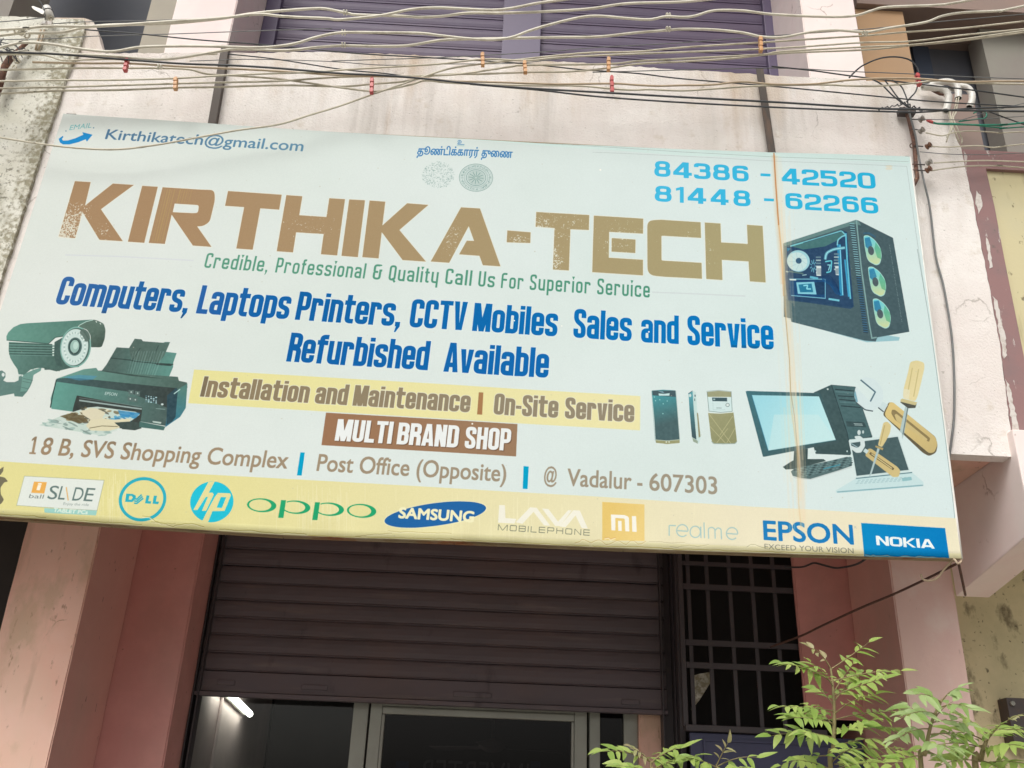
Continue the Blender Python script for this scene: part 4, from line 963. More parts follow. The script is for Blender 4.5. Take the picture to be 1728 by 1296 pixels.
# big spanner
zm.poly(rounded([(1135, 500), (1180, 405), (1210, 405), (1540, 670), (1556, 730), (1545, 790), (1490, 818), (1440, 790)], 22, True), YS)
zm.poly(rounded([(1150, 490), (1190, 402), (1215, 405), (1540, 672), (1556, 730), (1530, 790), (1490, 795), (1160, 520)], 22, True), ((210, 190, 128), (1500, 690), (196, 178, 122), (1570, 760)))
zm.poly(rounded([(1200, 490), (1205, 460), (1230, 462), (1500, 680), (1490, 710), (1460, 690), (1230, 540)], 12, True), (150, 134, 92)); zm.poly(rounded([(1225, 500), (1240, 492), (1480, 688), (1470, 700), (1240, 545)], 8, True), (198, 182, 128))
zm.poly([(1100, 440), (1135, 398), (1175, 425), (1140, 478)], (190, 210, 212)); zm.line([(1100, 444), (1142, 478)], 8, (70, 84, 92))
zm.poly(rounded([(965, 225), (1000, 208), (1070, 225), (1130, 290), (1142, 360), (1120, 430), (1060, 470), (1000, 462), (930, 410), (915, 350), (925, 290), (945, 300), (1035, 395), (1080, 325)], 22, True), (198, 216, 218))
zm.line([(965, 232), (1078, 325), (1040, 398)], 11, (84, 120, 136), r=4); zm.line([(920, 380), (935, 410), (1000, 462), (1060, 472)], 9, (84, 104, 110), r=10); zm.poly([(915, 340), (925, 315), (945, 400), (930, 405)], (120, 170, 186))
# big screwdriver
zm.poly([(1310, 420), (1336, 425), (1300, 640), (1285, 688), (1280, 640), (1265, 630)], (168, 190, 190)); zm.line([(1330, 430), (1290, 650)], 8, (108, 128, 130))
zm.poly([(1275, 385), (1395, 415), (1385, 448), (1330, 450), (1270, 405)], (92, 96, 86)); zm.poly([(1270, 385), (1285, 375), (1400, 405), (1385, 428), (1272, 400)], (196, 188, 140))
zm.poly(rounded([(1290, 372), (1295, 300), (1330, 170), (1345, 95), (1395, 82), (1452, 100), (1455, 140), (1425, 270), (1405, 350), (1385, 398)], 20, True), ((208, 198, 148), (1525, 620), (214, 204, 158), (1555, 640)))
for a, b in (((1362, 140), (1325, 340)), ((1410, 150), (1372, 360))): zm.line([a, b], 7, (192, 180, 126))
zm.poly([(1298, 300), (1345, 310), (1335, 385), (1292, 370)], (214, 212, 184), alpha=.8)
# small spanner and screwdriver
zm.poly(rounded([(1000, 812), (1020, 762), (1045, 758), (1250, 900), (1272, 930), (1258, 975), (1215, 978)], 14, True), ((196, 178, 122), (1465, 760), (202, 186, 132), (1515, 800)))
zm.poly(rounded([(1030, 800), (1042, 785), (1225, 910), (1215, 925)], 6, True), (120, 108, 78)); zm.poly([(1045, 800), (1052, 796), (1210, 908), (1205, 914)], YL)
zm.poly([(985, 780), (1000, 758), (1030, 775), (1010, 800)], (186, 206, 206)); zm.poly(rounded([(915, 665), (960, 660), (995, 690), (1000, 740), (970, 790), (930, 792), (890, 760), (888, 735), (940, 755), (965, 735), (962, 700), (930, 690)], 12, True), (198, 214, 214))
zm.line([(893, 720), (945, 752)], 7, (150, 180, 186))
zm.poly([(1095, 755), (1112, 762), (1048, 960), (1030, 975)], (166, 190, 192)); zm.poly([(1080, 735), (1140, 755), (1135, 772), (1078, 748)], YD); zm.poly(rounded([(1098, 735), (1140, 560), (1170, 552), (1200, 580), (1190, 640), (1160, 700), (1130, 748)], 12, True), YL); zm.line([(1150, 580), (1115, 730)], 6, YD)

# the product pictures are printed with deeper blacks than the lettering
for (xa, ya, xb, yb) in ((-10, 532, 332, 742), (1316, 366, 1545, 602), (1252, 600, 1592, 838), (1096, 650, 1248, 758)):
    q = Tm([(xa, ya), (xb, ya), (xb, yb), (xa, yb)]); x0, y0 = np.maximum(q.min(0).astype(int), 0); x1, y1 = q.max(0).astype(int)
    R_ = IMG[y0:y1, x0:x1]; lum = R_.mean(2, keepdims=True); k_ = np.clip((.74 - lum) / .4, 0, 1)
    gy = smooth_noise(y1 - y0, x1 - x0, 9, 77)[..., None] - .5
    R_[:] = R_ * (1 - .15 * k_) + (lum - R_) * .10 * k_ + gy * .04 * k_
# ---------- brand row
za = Zm(0, 760, 5.4)
BR = (112, 108, 88)
za.poly(rounded([(-60, 245), (0, 238), (45, 248), (75, 285), (40, 290), (5, 340), (8, 400), (38, 450), (15, 485), (-20, 505), (-120, 480)], 14, True), BR); za.poly(rounded([(-20, 225), (-10, 180), (35, 148), (30, 190), (5, 225)], 8, True), BR)
za.poly([(225, 232), (950, 275), (880, 595), (150, 500)], (172, 180, 146), alpha=.0)
za.poly([(222, 234), (948, 272), (885, 548), (152, 502)], (214, 222, 216)); za.line([(222, 234), (948, 272), (885, 548), (152, 502)], 4, (158, 166, 140), closed=True)
za.poly([(402, 525), (885, 548), (874, 592), (405, 566)], (150, 200, 192)); plain_text('TABLET PCs', (89.5, 863), (147, 867.5), 6, 6, (206, 226, 214), dil=.9)
za.poly([(310, 284), (427, 290), (402, 392), (284, 386)], (222, 168, 86)); plain_text('i', (61.5, 826.5), (67, 827), 12, 12, (236, 232, 214), dil=1.6)
plain_text('ball', (48.4, 840.3), (72.6, 841.4), 6.8, 6.8, (122, 132, 128), dil=.3)
for s_, a_, b_ in (('S', (79, 841.5), (94.5, 842.6)), ('L', (97, 842.5), (108, 843)), ('D', (121, 844.3), (137.5, 845.3)), ('E', (140.5, 845.3), (155.5, 846.2))):
    plain_text(s_, a_, b_, 22.5, 22.5, (98, 120, 116))
za.line([(603, 335), (620, 455)], 10, (214, 172, 108)); plain_text('Enjoy the ride', (106, 851.6), (149.5, 854), 4.4, 4.4, (140, 156, 152))
DC = (42, 166, 186)
zd = ellipse(1299, 445, 219, 200, rot=-.35); zi = ellipse(1299, 445, 191, 172, rot=-.35)
za.ring(zd, zi, DC)
za.poly([(1150, 394), (1205, 396), (1238, 412), (1236, 440), (1205, 470), (1140, 468)], DC); za.poly([(1178, 414), (1200, 414), (1210, 430), (1195, 450), (1172, 449)], (215, 210, 152))
za.poly([(1335, 410), (1362, 412), (1350, 462), (1378, 464), (1372, 486), (1322, 482)], DC); za.poly([(1402, 412), (1430, 414), (1420, 466), (1448, 468), (1442, 490), (1390, 486)], DC)
for i in range(3): za.line([(1222, 440 + i * 20), (1246, 444 + i * 20), (1290 + i * 8, 402 + i * 20 - i * 3)], 13, DC); 
zb = Zm(300, 780, 4.8); HC = (34, 184, 208); HB = (214, 210, 152)
zb.ell(276, 321, 176, 164, HC, rot=-.25)
zb.poly([(248, 160), (300, 156), (252, 246), (282, 246), (292, 262), (230, 395), (196, 395), (244, 282), (228, 282), (160, 388), (126, 388), (205, 240)], HB)
zb.poly([(326, 248), (425, 252), (432, 268), (380, 395), (282, 398), (243, 490), (196, 478), (300, 282)], HB); zb.poly([(350, 282), (392, 284), (358, 370), (316, 368)], HC)
OC = (34, 156, 106); OB = (214, 210, 152)
for (cx, cy) in ((680, 349), (1489, 395)):
    zb.ell(cx, cy, 119, 56, OC, rot=.06); zb.ell(cx - 12, cy - 1, 90, 46, OB, rot=.06)
for (cx, cy, sx) in ((965, 365, 832), (1238, 382, 1107)):
    zb.poly(list(ellipse(cx - 8, cy, 117, 54, .06, 40, -2.3, 2.5)) + list(ellipse(cx - 22, cy - 1, 90, 44, .06, 40, -2.3, 2.55))[::-1], OC)
    zb.poly([(sx + 6, cy - 58), (sx + 45, cy - 56), (sx + 24, cy + 87), (sx - 18, cy + 86)], OC)
zs = Zm(640, 800, 4.8)
zs.ell(454, 328, 424, 98, (226, 226, 190), rot=-.135, alpha=.7); zs.ell(454, 328, 415, 92, (32, 96, 158), rot=-.135)
plain_text('SAMSUNG', (672.7, 873.7), (798.5, 881), 17, 17.5, (228, 226, 188), dil=2.2)
LV = (228, 228, 214)
zs.poly([(972, 250), (1018, 252), (1022, 355), (1110, 362), (1095, 400), (962, 392)], LV); zs.poly([(1105, 390), (1222, 268), (1275, 272), (1385, 418), (1335, 415), (1250, 305), (1160, 402)], LV)
zs.poly([(1318, 278), (1370, 282), (1448, 385), (1530, 292), (1560, 294), (1465, 420), (1425, 420)], LV); zs.poly([(1460, 425), (1572, 292), (1625, 296), (1690, 442), (1640, 438), (1590, 335), (1510, 430)], LV)
sign_text('MOBILEPHONE', (840, 894.5), (994.8, 904), 10, 10, (112, 120, 104), W=1.25, w=.12, kh=1, xh=.8, gap=.42, rf=.5)
zi_ = Zm(990, 820, 4.8)
zi_.poly([(126, 130), (468, 150), (468, 448), (126, 440)], ((218, 190, 112), (1030, 860), (222, 198, 128), (1080, 890))); MW = (232, 232, 222)
zi_.poly(rounded([(196, 232, 0), (305, 236, 0), (342, 250, 30), (345, 370, 0), (312, 368, 0), (308, 265, 12), (232, 260, 0), (232, 362, 0), (200, 360, 0)], 0, True), MW)
zi_.poly([(253, 282), (282, 284), (284, 366), (255, 364)], MW); zi_.poly([(366, 244), (400, 246), (405, 374), (368, 371)], MW)
RC = (156, 190, 190); rw = 9
zi_.line([(668, 404), (668, 320), (722, 322)], rw, RC, r=8)
def e_(x, y): zi_.line([(x - 45, y), (x + 45, y + 5)], rw, RC); zi_.line(ellipse(x, y, 46, 48, 0, 30, 0.05, -5.5), rw, RC)
e_(775, 362); e_(1178, 385)
zi_.line(ellipse(880, 372, 42, 46, 0, 36), rw, RC, closed=True); zi_.line([(924, 330), (926, 422)], rw, RC); zi_.line([(950, 296), (955, 424)], rw, RC)
zi_.line([(988, 428), (985, 345), (1012, 334), (1038, 348), (1040, 428)], rw, RC, r=16); zi_.line([(1040, 360), (1062, 338), (1088, 350), (1092, 434)], rw, RC, r=16)
plain_text('EPSON', (1289.5, 910.5), (1440.5, 918), 31.5, 31.5, ((32, 122, 182), (1295, 900), (26, 118, 180), (1430, 910)), dil=2.4)
zn = Zm(1270, 840, 4.547)
zn.poly([(350, 180), (480, 185), (482, 345), (350, 340)], (90, 180, 190), alpha=.0)
plain_text('EXCEED YOUR VISION', (1290, 926.6), (1441, 933.7), 8.7, 8.7, (132, 134, 120), dil=.4)
plain_text('R', (1442.5, 891.5), (1446, 891.8), 4, 4, (170, 180, 176))
zn.poly([(834, 192), (1478, 232), (1508, 462), (1500, 475), (860, 470)], ((12, 132, 190), (1460, 900), (8, 120, 184), (1590, 920)))
sign_text('NOKIA', (1479.5, 919.8), (1578, 925.8), 16, 15.5, (226, 234, 234), W=1.18, w=.30, kh=.72, gap=.07, rf=.8)

# ---------- ageing: rust run-off below the iron post, hem folds, seams, fine weave
for i in range(46):
    x = rs.normal(1318, 9); y0 = rs.uniform(262, 700); l = rs.uniform(60, 300)
    pline([(x + (y0 - 262) * .046, y0), (x + (y0 + l - 262) * .046, min(y0 + l, 905))], rs.uniform(2, 9), (226, 208, 176), rs.uniform(.05, .20))
pline([(1306, 258), (1312, 360), (1322, 450), (1325, 520), (1332, 600), (1335, 690), (1345, 760), (1348, 850), (1352, 890)], 5, (210, 182, 130), .45)
for w_ in (34, 28, 22, 17, 12, 8):
    pline([(1309, 262), (1316, 360), (1326, 450), (1329, 520), (1337, 600), (1340, 690), (1350, 760), (1353, 850), (1357, 900)], w_, (224, 204, 170), .055)
    pline([(1306, 262), (1311, 360), (1318, 440), (1321, 480)], w_ * .8, (206, 170, 120), .06)
pline([(1306, 258), (1309, 310), (1314, 380)], 6, (176, 112, 58), .7); pline([(1314, 380), (1319, 430), (1322, 500)], 5, (204, 158, 104), .5)
pline([(1324, 520), (1332, 610), (1334, 660), (1340, 700), (1346, 760), (1350, 800)], 2.4, (156, 134, 98), .75); pline([(1340, 690), (1352, 800), (1358, 880)], 9, (228, 206, 176), .22)
for (a, b, c_) in ((1355, 286, 12), (1354, 290, 7)): paint([orient(Tm(ellipse(1500, b - 5, 6, 2, 0)))], (226, 190, 140), alpha=.3)
rs = np.random.RandomState(12)
def crackline(x0, x1, yf, amp, col, al, w=2.2, step=5):
    pts = []; x = x0; o = 0
    while x < x1: o = o * .6 + rs.uniform(-amp, amp); pts.append((x, yf(x) + o)); x += step * rs.uniform(.6, 1.5)
    pline(pts, w, col, al); pline([(p, q + 1.2) for p, q in pts], w * 1.6, (240, 238, 206), al * .7)
be = lambda x: np.interp(x, [0, 170, 300, 446, 576, 660, 827, 1000, 1198, 1350, 1500, 1622], [871, 883, 891.5, 901, 907, 909, 914.6, 923, 930.4, 934, 940, 942])
OL = (150, 140, 60)
crackline(240, 345, lambda x: 876 + (x - 240) * .14 + 4 * math.sin(x / 14), 1.6, OL, .9)
crackline(255, 300, lambda x: 881 + (x - 255) * .10, 1.2, OL, .7)
crackline(370, 520, lambda x: be(x) - 3, .8, OL, .9, 3); crackline(0, 80, lambda x: be(x) - 3, .8, OL, .8, 3); crackline(100, 240, lambda x: be(x) - 2.5, .8, OL, .7, 2.4)
crackline(600, 665, lambda x: 905 - (x - 600) * .09, .8, (170, 156, 96), .8); crackline(655, 765, lambda x: 896 + (x - 655) * .05, .7, (170, 156, 96), .7); crackline(760, 790, lambda x: 909 + (x - 760) * .2, .8, (160, 146, 86), .8)
crackline(970, 1090, lambda x: 914 + (x - 970) * .02 + 3 * math.sin(x / 4.5), 2.0, (186, 160, 96), .85); crackline(1020, 1040, lambda x: 909, 2.5, (200, 150, 80), .9, 3); crackline(1095, 1160, lambda x: 915.5, 1.0, (176, 166, 126), .7)
crackline(1130, 1200, lambda x: 921 + 2 * math.sin(x / 6), 1.6, (180, 172, 130), .8); crackline(1260, 1300, lambda x: 921 + 2 * math.sin(x / 6), 2.0, (150, 146, 110), .8)
crackline(1460, 1600, lambda x: be(x) - 2.5, 1.3, (10, 60, 110), .7, 3)
crackline(1000, 1460, lambda x: be(x) - 1.5, .7, (176, 160, 70), .8, 2.6); crackline(520, 1000, lambda x: be(x) - 1.5, .6, (176, 160, 70), .6, 2.4)
for i in range(220):                                     # grime specks
    x, y = rs.uniform(0, 1600), rs.uniform(215, 930); paint([orient(Tm(ellipse(x, y, rs.uniform(.5, 1.4), rs.uniform(.4, 1.1), 0, 8)))], (176, 176, 160), alpha=rs.uniform(.2, .6))
for (x, y, r_) in ((1013, 287, 1.6), (948, 550, 1.2), (868, 541, 1.2), (1095, 560, 1.4), (797, 715, 1.5), (1030, 548, 1.2)): paint([orient(Tm(ellipse(x, y, r_, r_, 0, 10)))], (236, 238, 230))
IMG += _fibre * .016
IMG[:, ::6] *= .993; IMG[::7, :] *= .994
np.clip(IMG, 0, 1, out=IMG)
bpy.data.objects.remove(_fo); bpy.data.curves.remove(_fc)

bi = bpy.data.images.new('banner_print', TW, TH, alpha=False)
_rgba = np.ones((TH, TW, 4), np.float32); _rgba[..., :3] = IMG[::-1]
bi.pixels.foreach_set(_rgba.ravel()); bi.update(); bi.pack()
del _rgba

m, n, l, b = newmat('banner_print')
ti = n.new('ShaderNodeTexImage'); ti.image = bi; ti.interpolation = 'Cubic'
l.new(mixc(n, l, ti.outputs['Alpha'], (0, 0, 0), ti.outputs['Color'], .985), b.inputs['Base Color']); b.inputs['Roughness'].default_value = 0.5; b.inputs['Specular IOR Level'].default_value = 0.03
g = n.new('ShaderNodeNewGeometry')
f1, raw1 = noise_fac(n, l, g.outputs['Position'], 1.8, detail=4, rough=.45, stretch=(1, 1, .5))
f2, raw2 = noise_fac(n, l, g.outputs['Position'], 300, detail=2)
bp = n.new('ShaderNodeBump'); bp.inputs['Distance'].default_value = .022; bp.inputs['Strength'].default_value = .35; l.new(raw1, bp.inputs['Height'])
bp2 = n.new('ShaderNodeBump'); bp2.inputs['Distance'].default_value = .0006; bp2.inputs['Strength'].default_value = .5; l.new(raw2, bp2.inputs['Height']); l.new(bp.outputs[0], bp2.inputs['Normal'])
l.new(bp2.outputs[0], b.inputs['Normal']); M['banner'] = m
# ------------------------------------------------------------------ ground
go = mesh_obj('ground', [(-60, -60, 0), (60, -60, 0), (60, 60, 0), (-60, 60, 0)], [(0, 1, 2, 3)], M['ground']); tag(go, kind='structure')

def yX(px, py, X): return X / U(px, py, 1.0).x
def noisy(pts, step=9, amp=1.1, seed=1):
    """a px polyline turned into a crumbly plaster edge"""
    r = random.Random(seed); out = []
    for a, b in zip(pts[:-1], pts[1:]):
        n = max(1, int(math.hypot(b[0] - a[0], b[1] - a[1]) / step))
        for k in range(n):
            t = k / n; out.append((a[0] + (b[0] - a[0]) * t + r.uniform(-amp, amp), a[1] + (b[1] - a[1]) * t + r.uniform(-amp, amp)))
    return out + [pts[-1]]

def rough_box(name, x0, x1, y0, y1, z0, z1, mat, parent, amp=.0016, seed=1, bev=.006, side=None):
    """plastered pier: slightly uneven faces and softened edges"""
    r = random.Random(seed); bm = bmesh.new(); bmesh.ops.create_cube(bm, size=1)
    for v in bm.verts: v.co = Vector(((x0 + x1) / 2 + v.co.x * (x1 - x0), (y0 + y1) / 2 + v.co.y * (y1 - y0), (z0 + z1) / 2 + v.co.z * (z1 - z0)))
    bmesh.ops.bevel(bm, geom=list(bm.edges), offset=bev, segments=2, affect='EDGES')
    es = [e for e in bm.edges if e.calc_length() > .3 and abs((e.verts[0].co - e.verts[1].co).normalized().z) > .9]
    bmesh.ops.subdivide_edges(bm, edges=es, cuts=34, use_grid_fill=True)
    for v in bm.verts:
        k = math.sin(v.co.z * 9 + seed) * .35 + math.sin(v.co.z * 23 + seed * 2) * .3 + r.uniform(-.5, .5)
        v.co.x += k * amp * (1 if v.co.x > (x0 + x1) / 2 else -1); v.co.y += r.uniform(-.3, .3) * amp
    V = [v.co.copy() for v in bm.verts]; bm.verts.index_update(); F = [[v.index for v in f.verts] for f in bm.faces]; bm.free()
    o = mesh_obj(name, V, F, mat, parent, smooth=False)
    if side is not None:                                 # faces turned sideways take the deeper side colour
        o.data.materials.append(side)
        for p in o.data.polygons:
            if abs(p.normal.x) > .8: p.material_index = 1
    return o

# ------------------------------------------------------------------ the shop building
bld = thing('shop_building', 'two-storey pink plastered shop building with grey rolling shutter below and purple shutters above', 'building', (0, 4.9, 0))
FX0, FX1, FZ0 = -2.62, 2.49, 3.28
top = noisy([(142, 31), (158, 36), (163, 48), (170, 72), (177, 90), (373, 89), (576, 88), (700, 93), (860, 100), (1000, 107), (1152, 118), (1290, 126), (1420, 133), (1560, 143), (1598, 166), (1606, 200), (1612, 232), (1622, 250)], 8, .9, 4)
right = noisy([(1630, 290), (1642, 340), (1653, 400), (1665, 460), (1678, 530), (1690, 600), (1701, 690), (1712, 771)], 10, .8, 5)
fpx = [(U(a, b, 4.15).x, U(a, b, 4.15).z) for a, b in top + right]
fas = [(FX0, fpx[0][1] - .01)] + fpx + [(FX0, FZ0)]
fo = prism('parapet', fas, 4.15, 4.23, M['white_plaster'], bld)
box('slab', -2.62, 2.478, 4.235, 5.95, 3.315, 3.47, M['pink_paint'], bld)
# lower storey
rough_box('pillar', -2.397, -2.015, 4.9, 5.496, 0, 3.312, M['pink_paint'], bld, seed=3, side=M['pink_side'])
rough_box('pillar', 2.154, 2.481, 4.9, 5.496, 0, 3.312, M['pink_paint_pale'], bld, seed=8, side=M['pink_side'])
rough_box('wall_pier', -2.397, -1.654, 5.5, 5.94, 0, 3.312, M['rose_paint'], bld, seed=5, bev=.008)
rough_box('wall_pier', 1.832, 2.44, 5.5, 5.532, 2.20, 3.312, M['rose_paint'], bld, seed=6, bev=.008)
box('inner_wall', 2.17, 2.44, 5.5, 5.9, 0, 2.197, M['rose_paint'], bld)
# tapered bracket under the right end of the slab
br = [(4.10, 2.90), (4.10, 3.40), (4.895, 3.40), (4.895, 2.775)]
v = [(2.484, y, z) for y, z in br] + [(2.66, y, z) for y, z in br]
mesh_obj('bracket', v, [(0, 1, 2, 3), (7, 6, 5, 4), (0, 4, 5, 1), (1, 5, 6, 2), (2, 6, 7, 3), (3, 7, 4, 0)], M['upper_paint'], bld, bevel=.006)
rough_box('shop_column', U(1079, 1250, 5.9).x, U(1140, 1250, 5.9).x, 5.9, 6.1, 0, 3.3, M['pink_paint'], bld, seed=9, bev=.008)

# rolling shutter, half raised
SHY = 5.84
zl = [U(576, 864 + q / 3, SHY).z for q in (210, 830)]
PIT = (zl[0] - zl[1]) / 7; ZB = zl[1]
sx0, sx1 = -1.648, 1.118
rsr = box('rolling_shutter', sx0 - .01, sx1 + .06, SHY + .045, SHY + .055, ZB - .02, 3.31, M['black_void'], bld)
tag(rsr, 'dark grey rolling shutter, half raised')
prof = [(0.006, 0.0), (-.002, .004), (-.001, .008), (.002, .012), (-.001, .022), (-.0045, PIT * .4), (-.0045, PIT * .7), (-.001, PIT - .010), (.005, PIT - .001)]
def slat_vf(x0, x1, y, z):
    nx = 24; V = []; F = []; rr = random.Random(int(z * 999))
    for i in range(nx + 1):
        x = x0 + (x1 - x0) * i / nx
        for (dy, dz) in prof: V.append((x, y + dy + .0022 * math.sin(x * 5.1 + 1) + rr.uniform(-.0012, .0012), z + dz))
    k = len(prof)
    for i in range(nx):
        for j in range(k - 1): F.append((i * k + j, (i + 1) * k + j, (i + 1) * k + j + 1, i * k + j + 1))
    return V, F
v, f = slat_vf(sx0, sx1, SHY, ZB)
s0 = mesh_obj('slat', v, f, M['shutter_grey'], rsr, smooth=False); c0 = WORLD_ORG[s0.name].copy()
for k in range(1, 11): copy_of(s0, c0 + Vector((RNG.uniform(-.004, .004), RNG.uniform(-.003, .003), PIT * k + RNG.uniform(-.002, .002))), rsr)
ZS = U(576, 1184, SHY).z
bb = mesh_obj('bottom_bar', *merge([box_vf(sx0, sx1, SHY - .012, SHY + .02, ZS + .028, ZB - .003), box_vf(sx0, sx1, SHY - .035, SHY + .03, ZS, ZS + .024)]), M['shutter_grey'], rsr, bevel=.003)
for (a, b, c, d) in ((368, 1150, 30, 16), (510, 1158, 44, 10), (765, 1170, 64, 10), (1048, 1183, 30, 16)):
    p = U(a, b, SHY); q = U(a + c, b, SHY)
    mesh_obj('lift_handle', *box_vf(p.x, q.x, SHY - .022, SHY - .0125, p.z - .020, p.z + .008), M['shutter_grey'], rsr, bevel=.004)
for (a, b) in ((sx0 - .002, sx0 + .035), (1.085, 1.165)):
    gd = mesh_obj('shutter_guide', *merge([box_vf(a, a + .008, SHY - .05, SHY + .04, 0, 3.31), box_vf(b - .008, b, SHY - .05, SHY + .04, 0, 3.31), box_vf(a + .0085, b - .0085, SHY + .02, SHY + .04, 0, 3.31)]), M['grille_paint'], bld)
box('frame_post', 1.168, 1.20, SHY - .12, SHY + .05, 0, 3.31, M['grille_paint'], bld, bevel=.004)

# window grille
GY = 5.56
gr = box('window_grille', U(1148, 1100, GY).x, U(1156, 1100, GY).x, GY - .02, GY + .02, U(1150, 1226, GY).z, 3.31, M['grille_paint'], bld, bevel=.003)
tag(gr, 'grey painted iron window grille')
zw0 = U(1240, 1226, GY).z
for xp in (1162, 1194, 1232, 1270, 1307):
    x = U(xp, 1000, GY).x; box('bar', x - .011, x + .011, GY - .006, GY + .006, zw0, 3.31, M['grille_paint'], gr)
xl, xr = U(1150, 1100, GY).x, 1.90
for yp, hh in ((955, .012), (994, .016), (1088, .016), (1126, .016)):
    z = U(1240, yp, GY).z; box('rail', xl + .022, xr, GY - .020, GY - .0065, z - hh, z + hh, M['grille_paint'], gr)
box('sill', xl, xr + .05, GY - .04, GY + .03, zw0 - .035, zw0 - .002, M['grille_paint'], gr, bevel=.004)
box('window_recess', 1.20, 2.439, 5.91, 5.92, 0, 3.31, M['black_void'], bld)  # black sheet stands in for the shade of the room behind
sp = ppx('torn_paper', [(1167, 1141), (1180, 1137), (1199, 1134), (1199, 1152), (1190, 1166), (1180, 1182), (1167, 1198), (1168, 1170)], GY + .08, .01, M['mossy_plaster'], bld)
dp = box('door_panel', xl + .03, 2.16, GY, GY + .03, 0, zw0 - .04, M['blue_panel'], bld, bevel=.004)
tag(dp, 'dark blue panel under the window grille')
v1 = U(1172, 1246, GY).z
mesh_obj('panel_moulding', *merge([box_vf(xl + .10, 2.0, GY - .012, GY - .001, v1 - .012, v1), box_vf(xl + .10, xl + .112, GY - .012, GY - .001, .3, v1 - .0125)]), M['blue_panel'], dp)

# glazed shop front under the shutter
DY = 5.97
sf = bpy.data.objects.new('shop_front', None); COL.objects.link(sf); sf['label'] = 'aluminium framed glass shop front'; place(sf, (0, DY, 0), bld)
def X_(px, py=1250, Y=DY): return U(px, py, Y).x
zt_ = 2.35
box('mullion', X_(592), X_(618), DY - .02, DY + .04, 0, zt_, M['aluminium'], sf, bevel=.004)
box('mullion', X_(994), X_(1012), DY - .02, DY + .04, 0, zt_, M['aluminium'], sf, bevel=.004)
box('mullion', X_(1052), X_(1076), DY - .02, DY + .04, 0, zt_, M['aluminium'], sf, bevel=.004)
zr = U(806, 1199, DY).z
dr = mesh_obj('door', *merge([box_vf(X_(622), X_(642), DY - .045, DY - .005, .02, zr + .05), box_vf(X_(968), X_(989), DY - .045, DY - .005, .02, zr + .05), box_vf(X_(642) + .001, X_(968) - .001, DY - .045, DY - .005, zr - .001, zr + .05)]), M['aluminium'], sf, bevel=.004)
for a, b in ((X_(642) + .001, X_(968) - .001),):
    mesh_obj('glazing_bead', *merge([box_vf(a, b, DY - .052, DY - .0, zr - .045, zr - .002), box_vf(a, a + .018, DY - .052, DY, .1, zr - .046), box_vf(b - .018, b, DY - .052, DY, .1, zr - .046)]), M['aluminium'], sf, bevel=.008)
    box('glass_pane', a + .019, b - .019, DY - .028, DY - .022, .1, zr - .046, M['dark_glass'], sf)
box('glass_pane', X_(300), X_(592) - .001, DY + .005, DY + .011, 0, zt_, M['glass'], sf)
box('glass_pane', X_(1013), X_(1052) - .001, DY + .005, DY + .011, 0, zt_, M['dark_glass'], sf)
# the room behind the glass
wx = X_(306, 1240, 6.0)
yc = yX(455 * 1.0, 1215, wx)
box('side_wall', wx - .12, wx, 6.0, yc, 0, 3.3, M['interior_wall'], bld)
mesh_obj('wall_conduit', *tube_vf([(wx + .012, yX(372, 1180, wx), 2.9), (wx + .012, yX(372, 1180, wx), 1.0)], .011, 6), M['interior_wall'], bld)
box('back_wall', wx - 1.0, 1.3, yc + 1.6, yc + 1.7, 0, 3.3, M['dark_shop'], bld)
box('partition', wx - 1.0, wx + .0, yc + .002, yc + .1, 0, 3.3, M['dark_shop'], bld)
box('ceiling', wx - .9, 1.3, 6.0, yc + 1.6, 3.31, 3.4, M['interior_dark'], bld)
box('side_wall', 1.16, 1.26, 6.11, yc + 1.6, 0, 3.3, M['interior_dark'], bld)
lt = thing('tube_light', 'lit fluorescent tube light on the wall behind the glass', 'tube light', (wx + .06, yX(408, 1190, wx), 2.3))
ya, yb = yX(376, 1160, wx + .07), yX(422, 1205, wx + .07)
za_, zb_ = U(376, 1160, ya).z, U(422, 1205, yb).z
tube('tube', [(wx + .07, ya, za_), (wx + .07, yb, zb_)], .022, M['tube_glow'], lt, 8)
tube('housing', [(wx + .028, ya, za_ + .01), (wx + .028, yb, zb_ + .01)], .024, M['white_pvc'], lt, 4)
fan = thing('ceiling_fan', 'dark ceiling fan hanging inside the unlit shop', 'ceiling fan', (U(831, 1262, 7.0).x, 7.0, 2.6))
fc = Vector((U(831, 1262, 7.0).x, 7.0, U(831, 1262, 7.0).z))
tube('rod', [fc + Vector((0, 0, .06)), (fc.x, 7.0, 3.3)], .012, M['aluminium'], fan)
v, f = tube_vf([fc + Vector((0, 0, .06)), fc + Vector((0, 0, .03)), fc, fc - Vector((0, 0, .03))], [.03, .09, .10, .04], 12); mesh_obj('motor', v, f, M['interior_wall'], fan, smooth=True)
for k in range(3):
    a = k * 2.094 + .4; d = Vector((math.cos(a), math.sin(a), 0)); e = Vector((-d.y, d.x, .15)) * .055
    p, q = fc + d * .10, fc + d * .52
    v = [p + e * .6, p - e * .6, q - e, q + e]; v += [x + Vector((0, 0, .006)) for x in v]
    mesh_obj('blade', v, [(0, 1, 2, 3), (7, 6, 5, 4), (0, 4, 5, 1), (1, 5, 6, 2), (2, 6, 7, 3), (3, 7, 4, 0)], M['interior_wall'], fan)
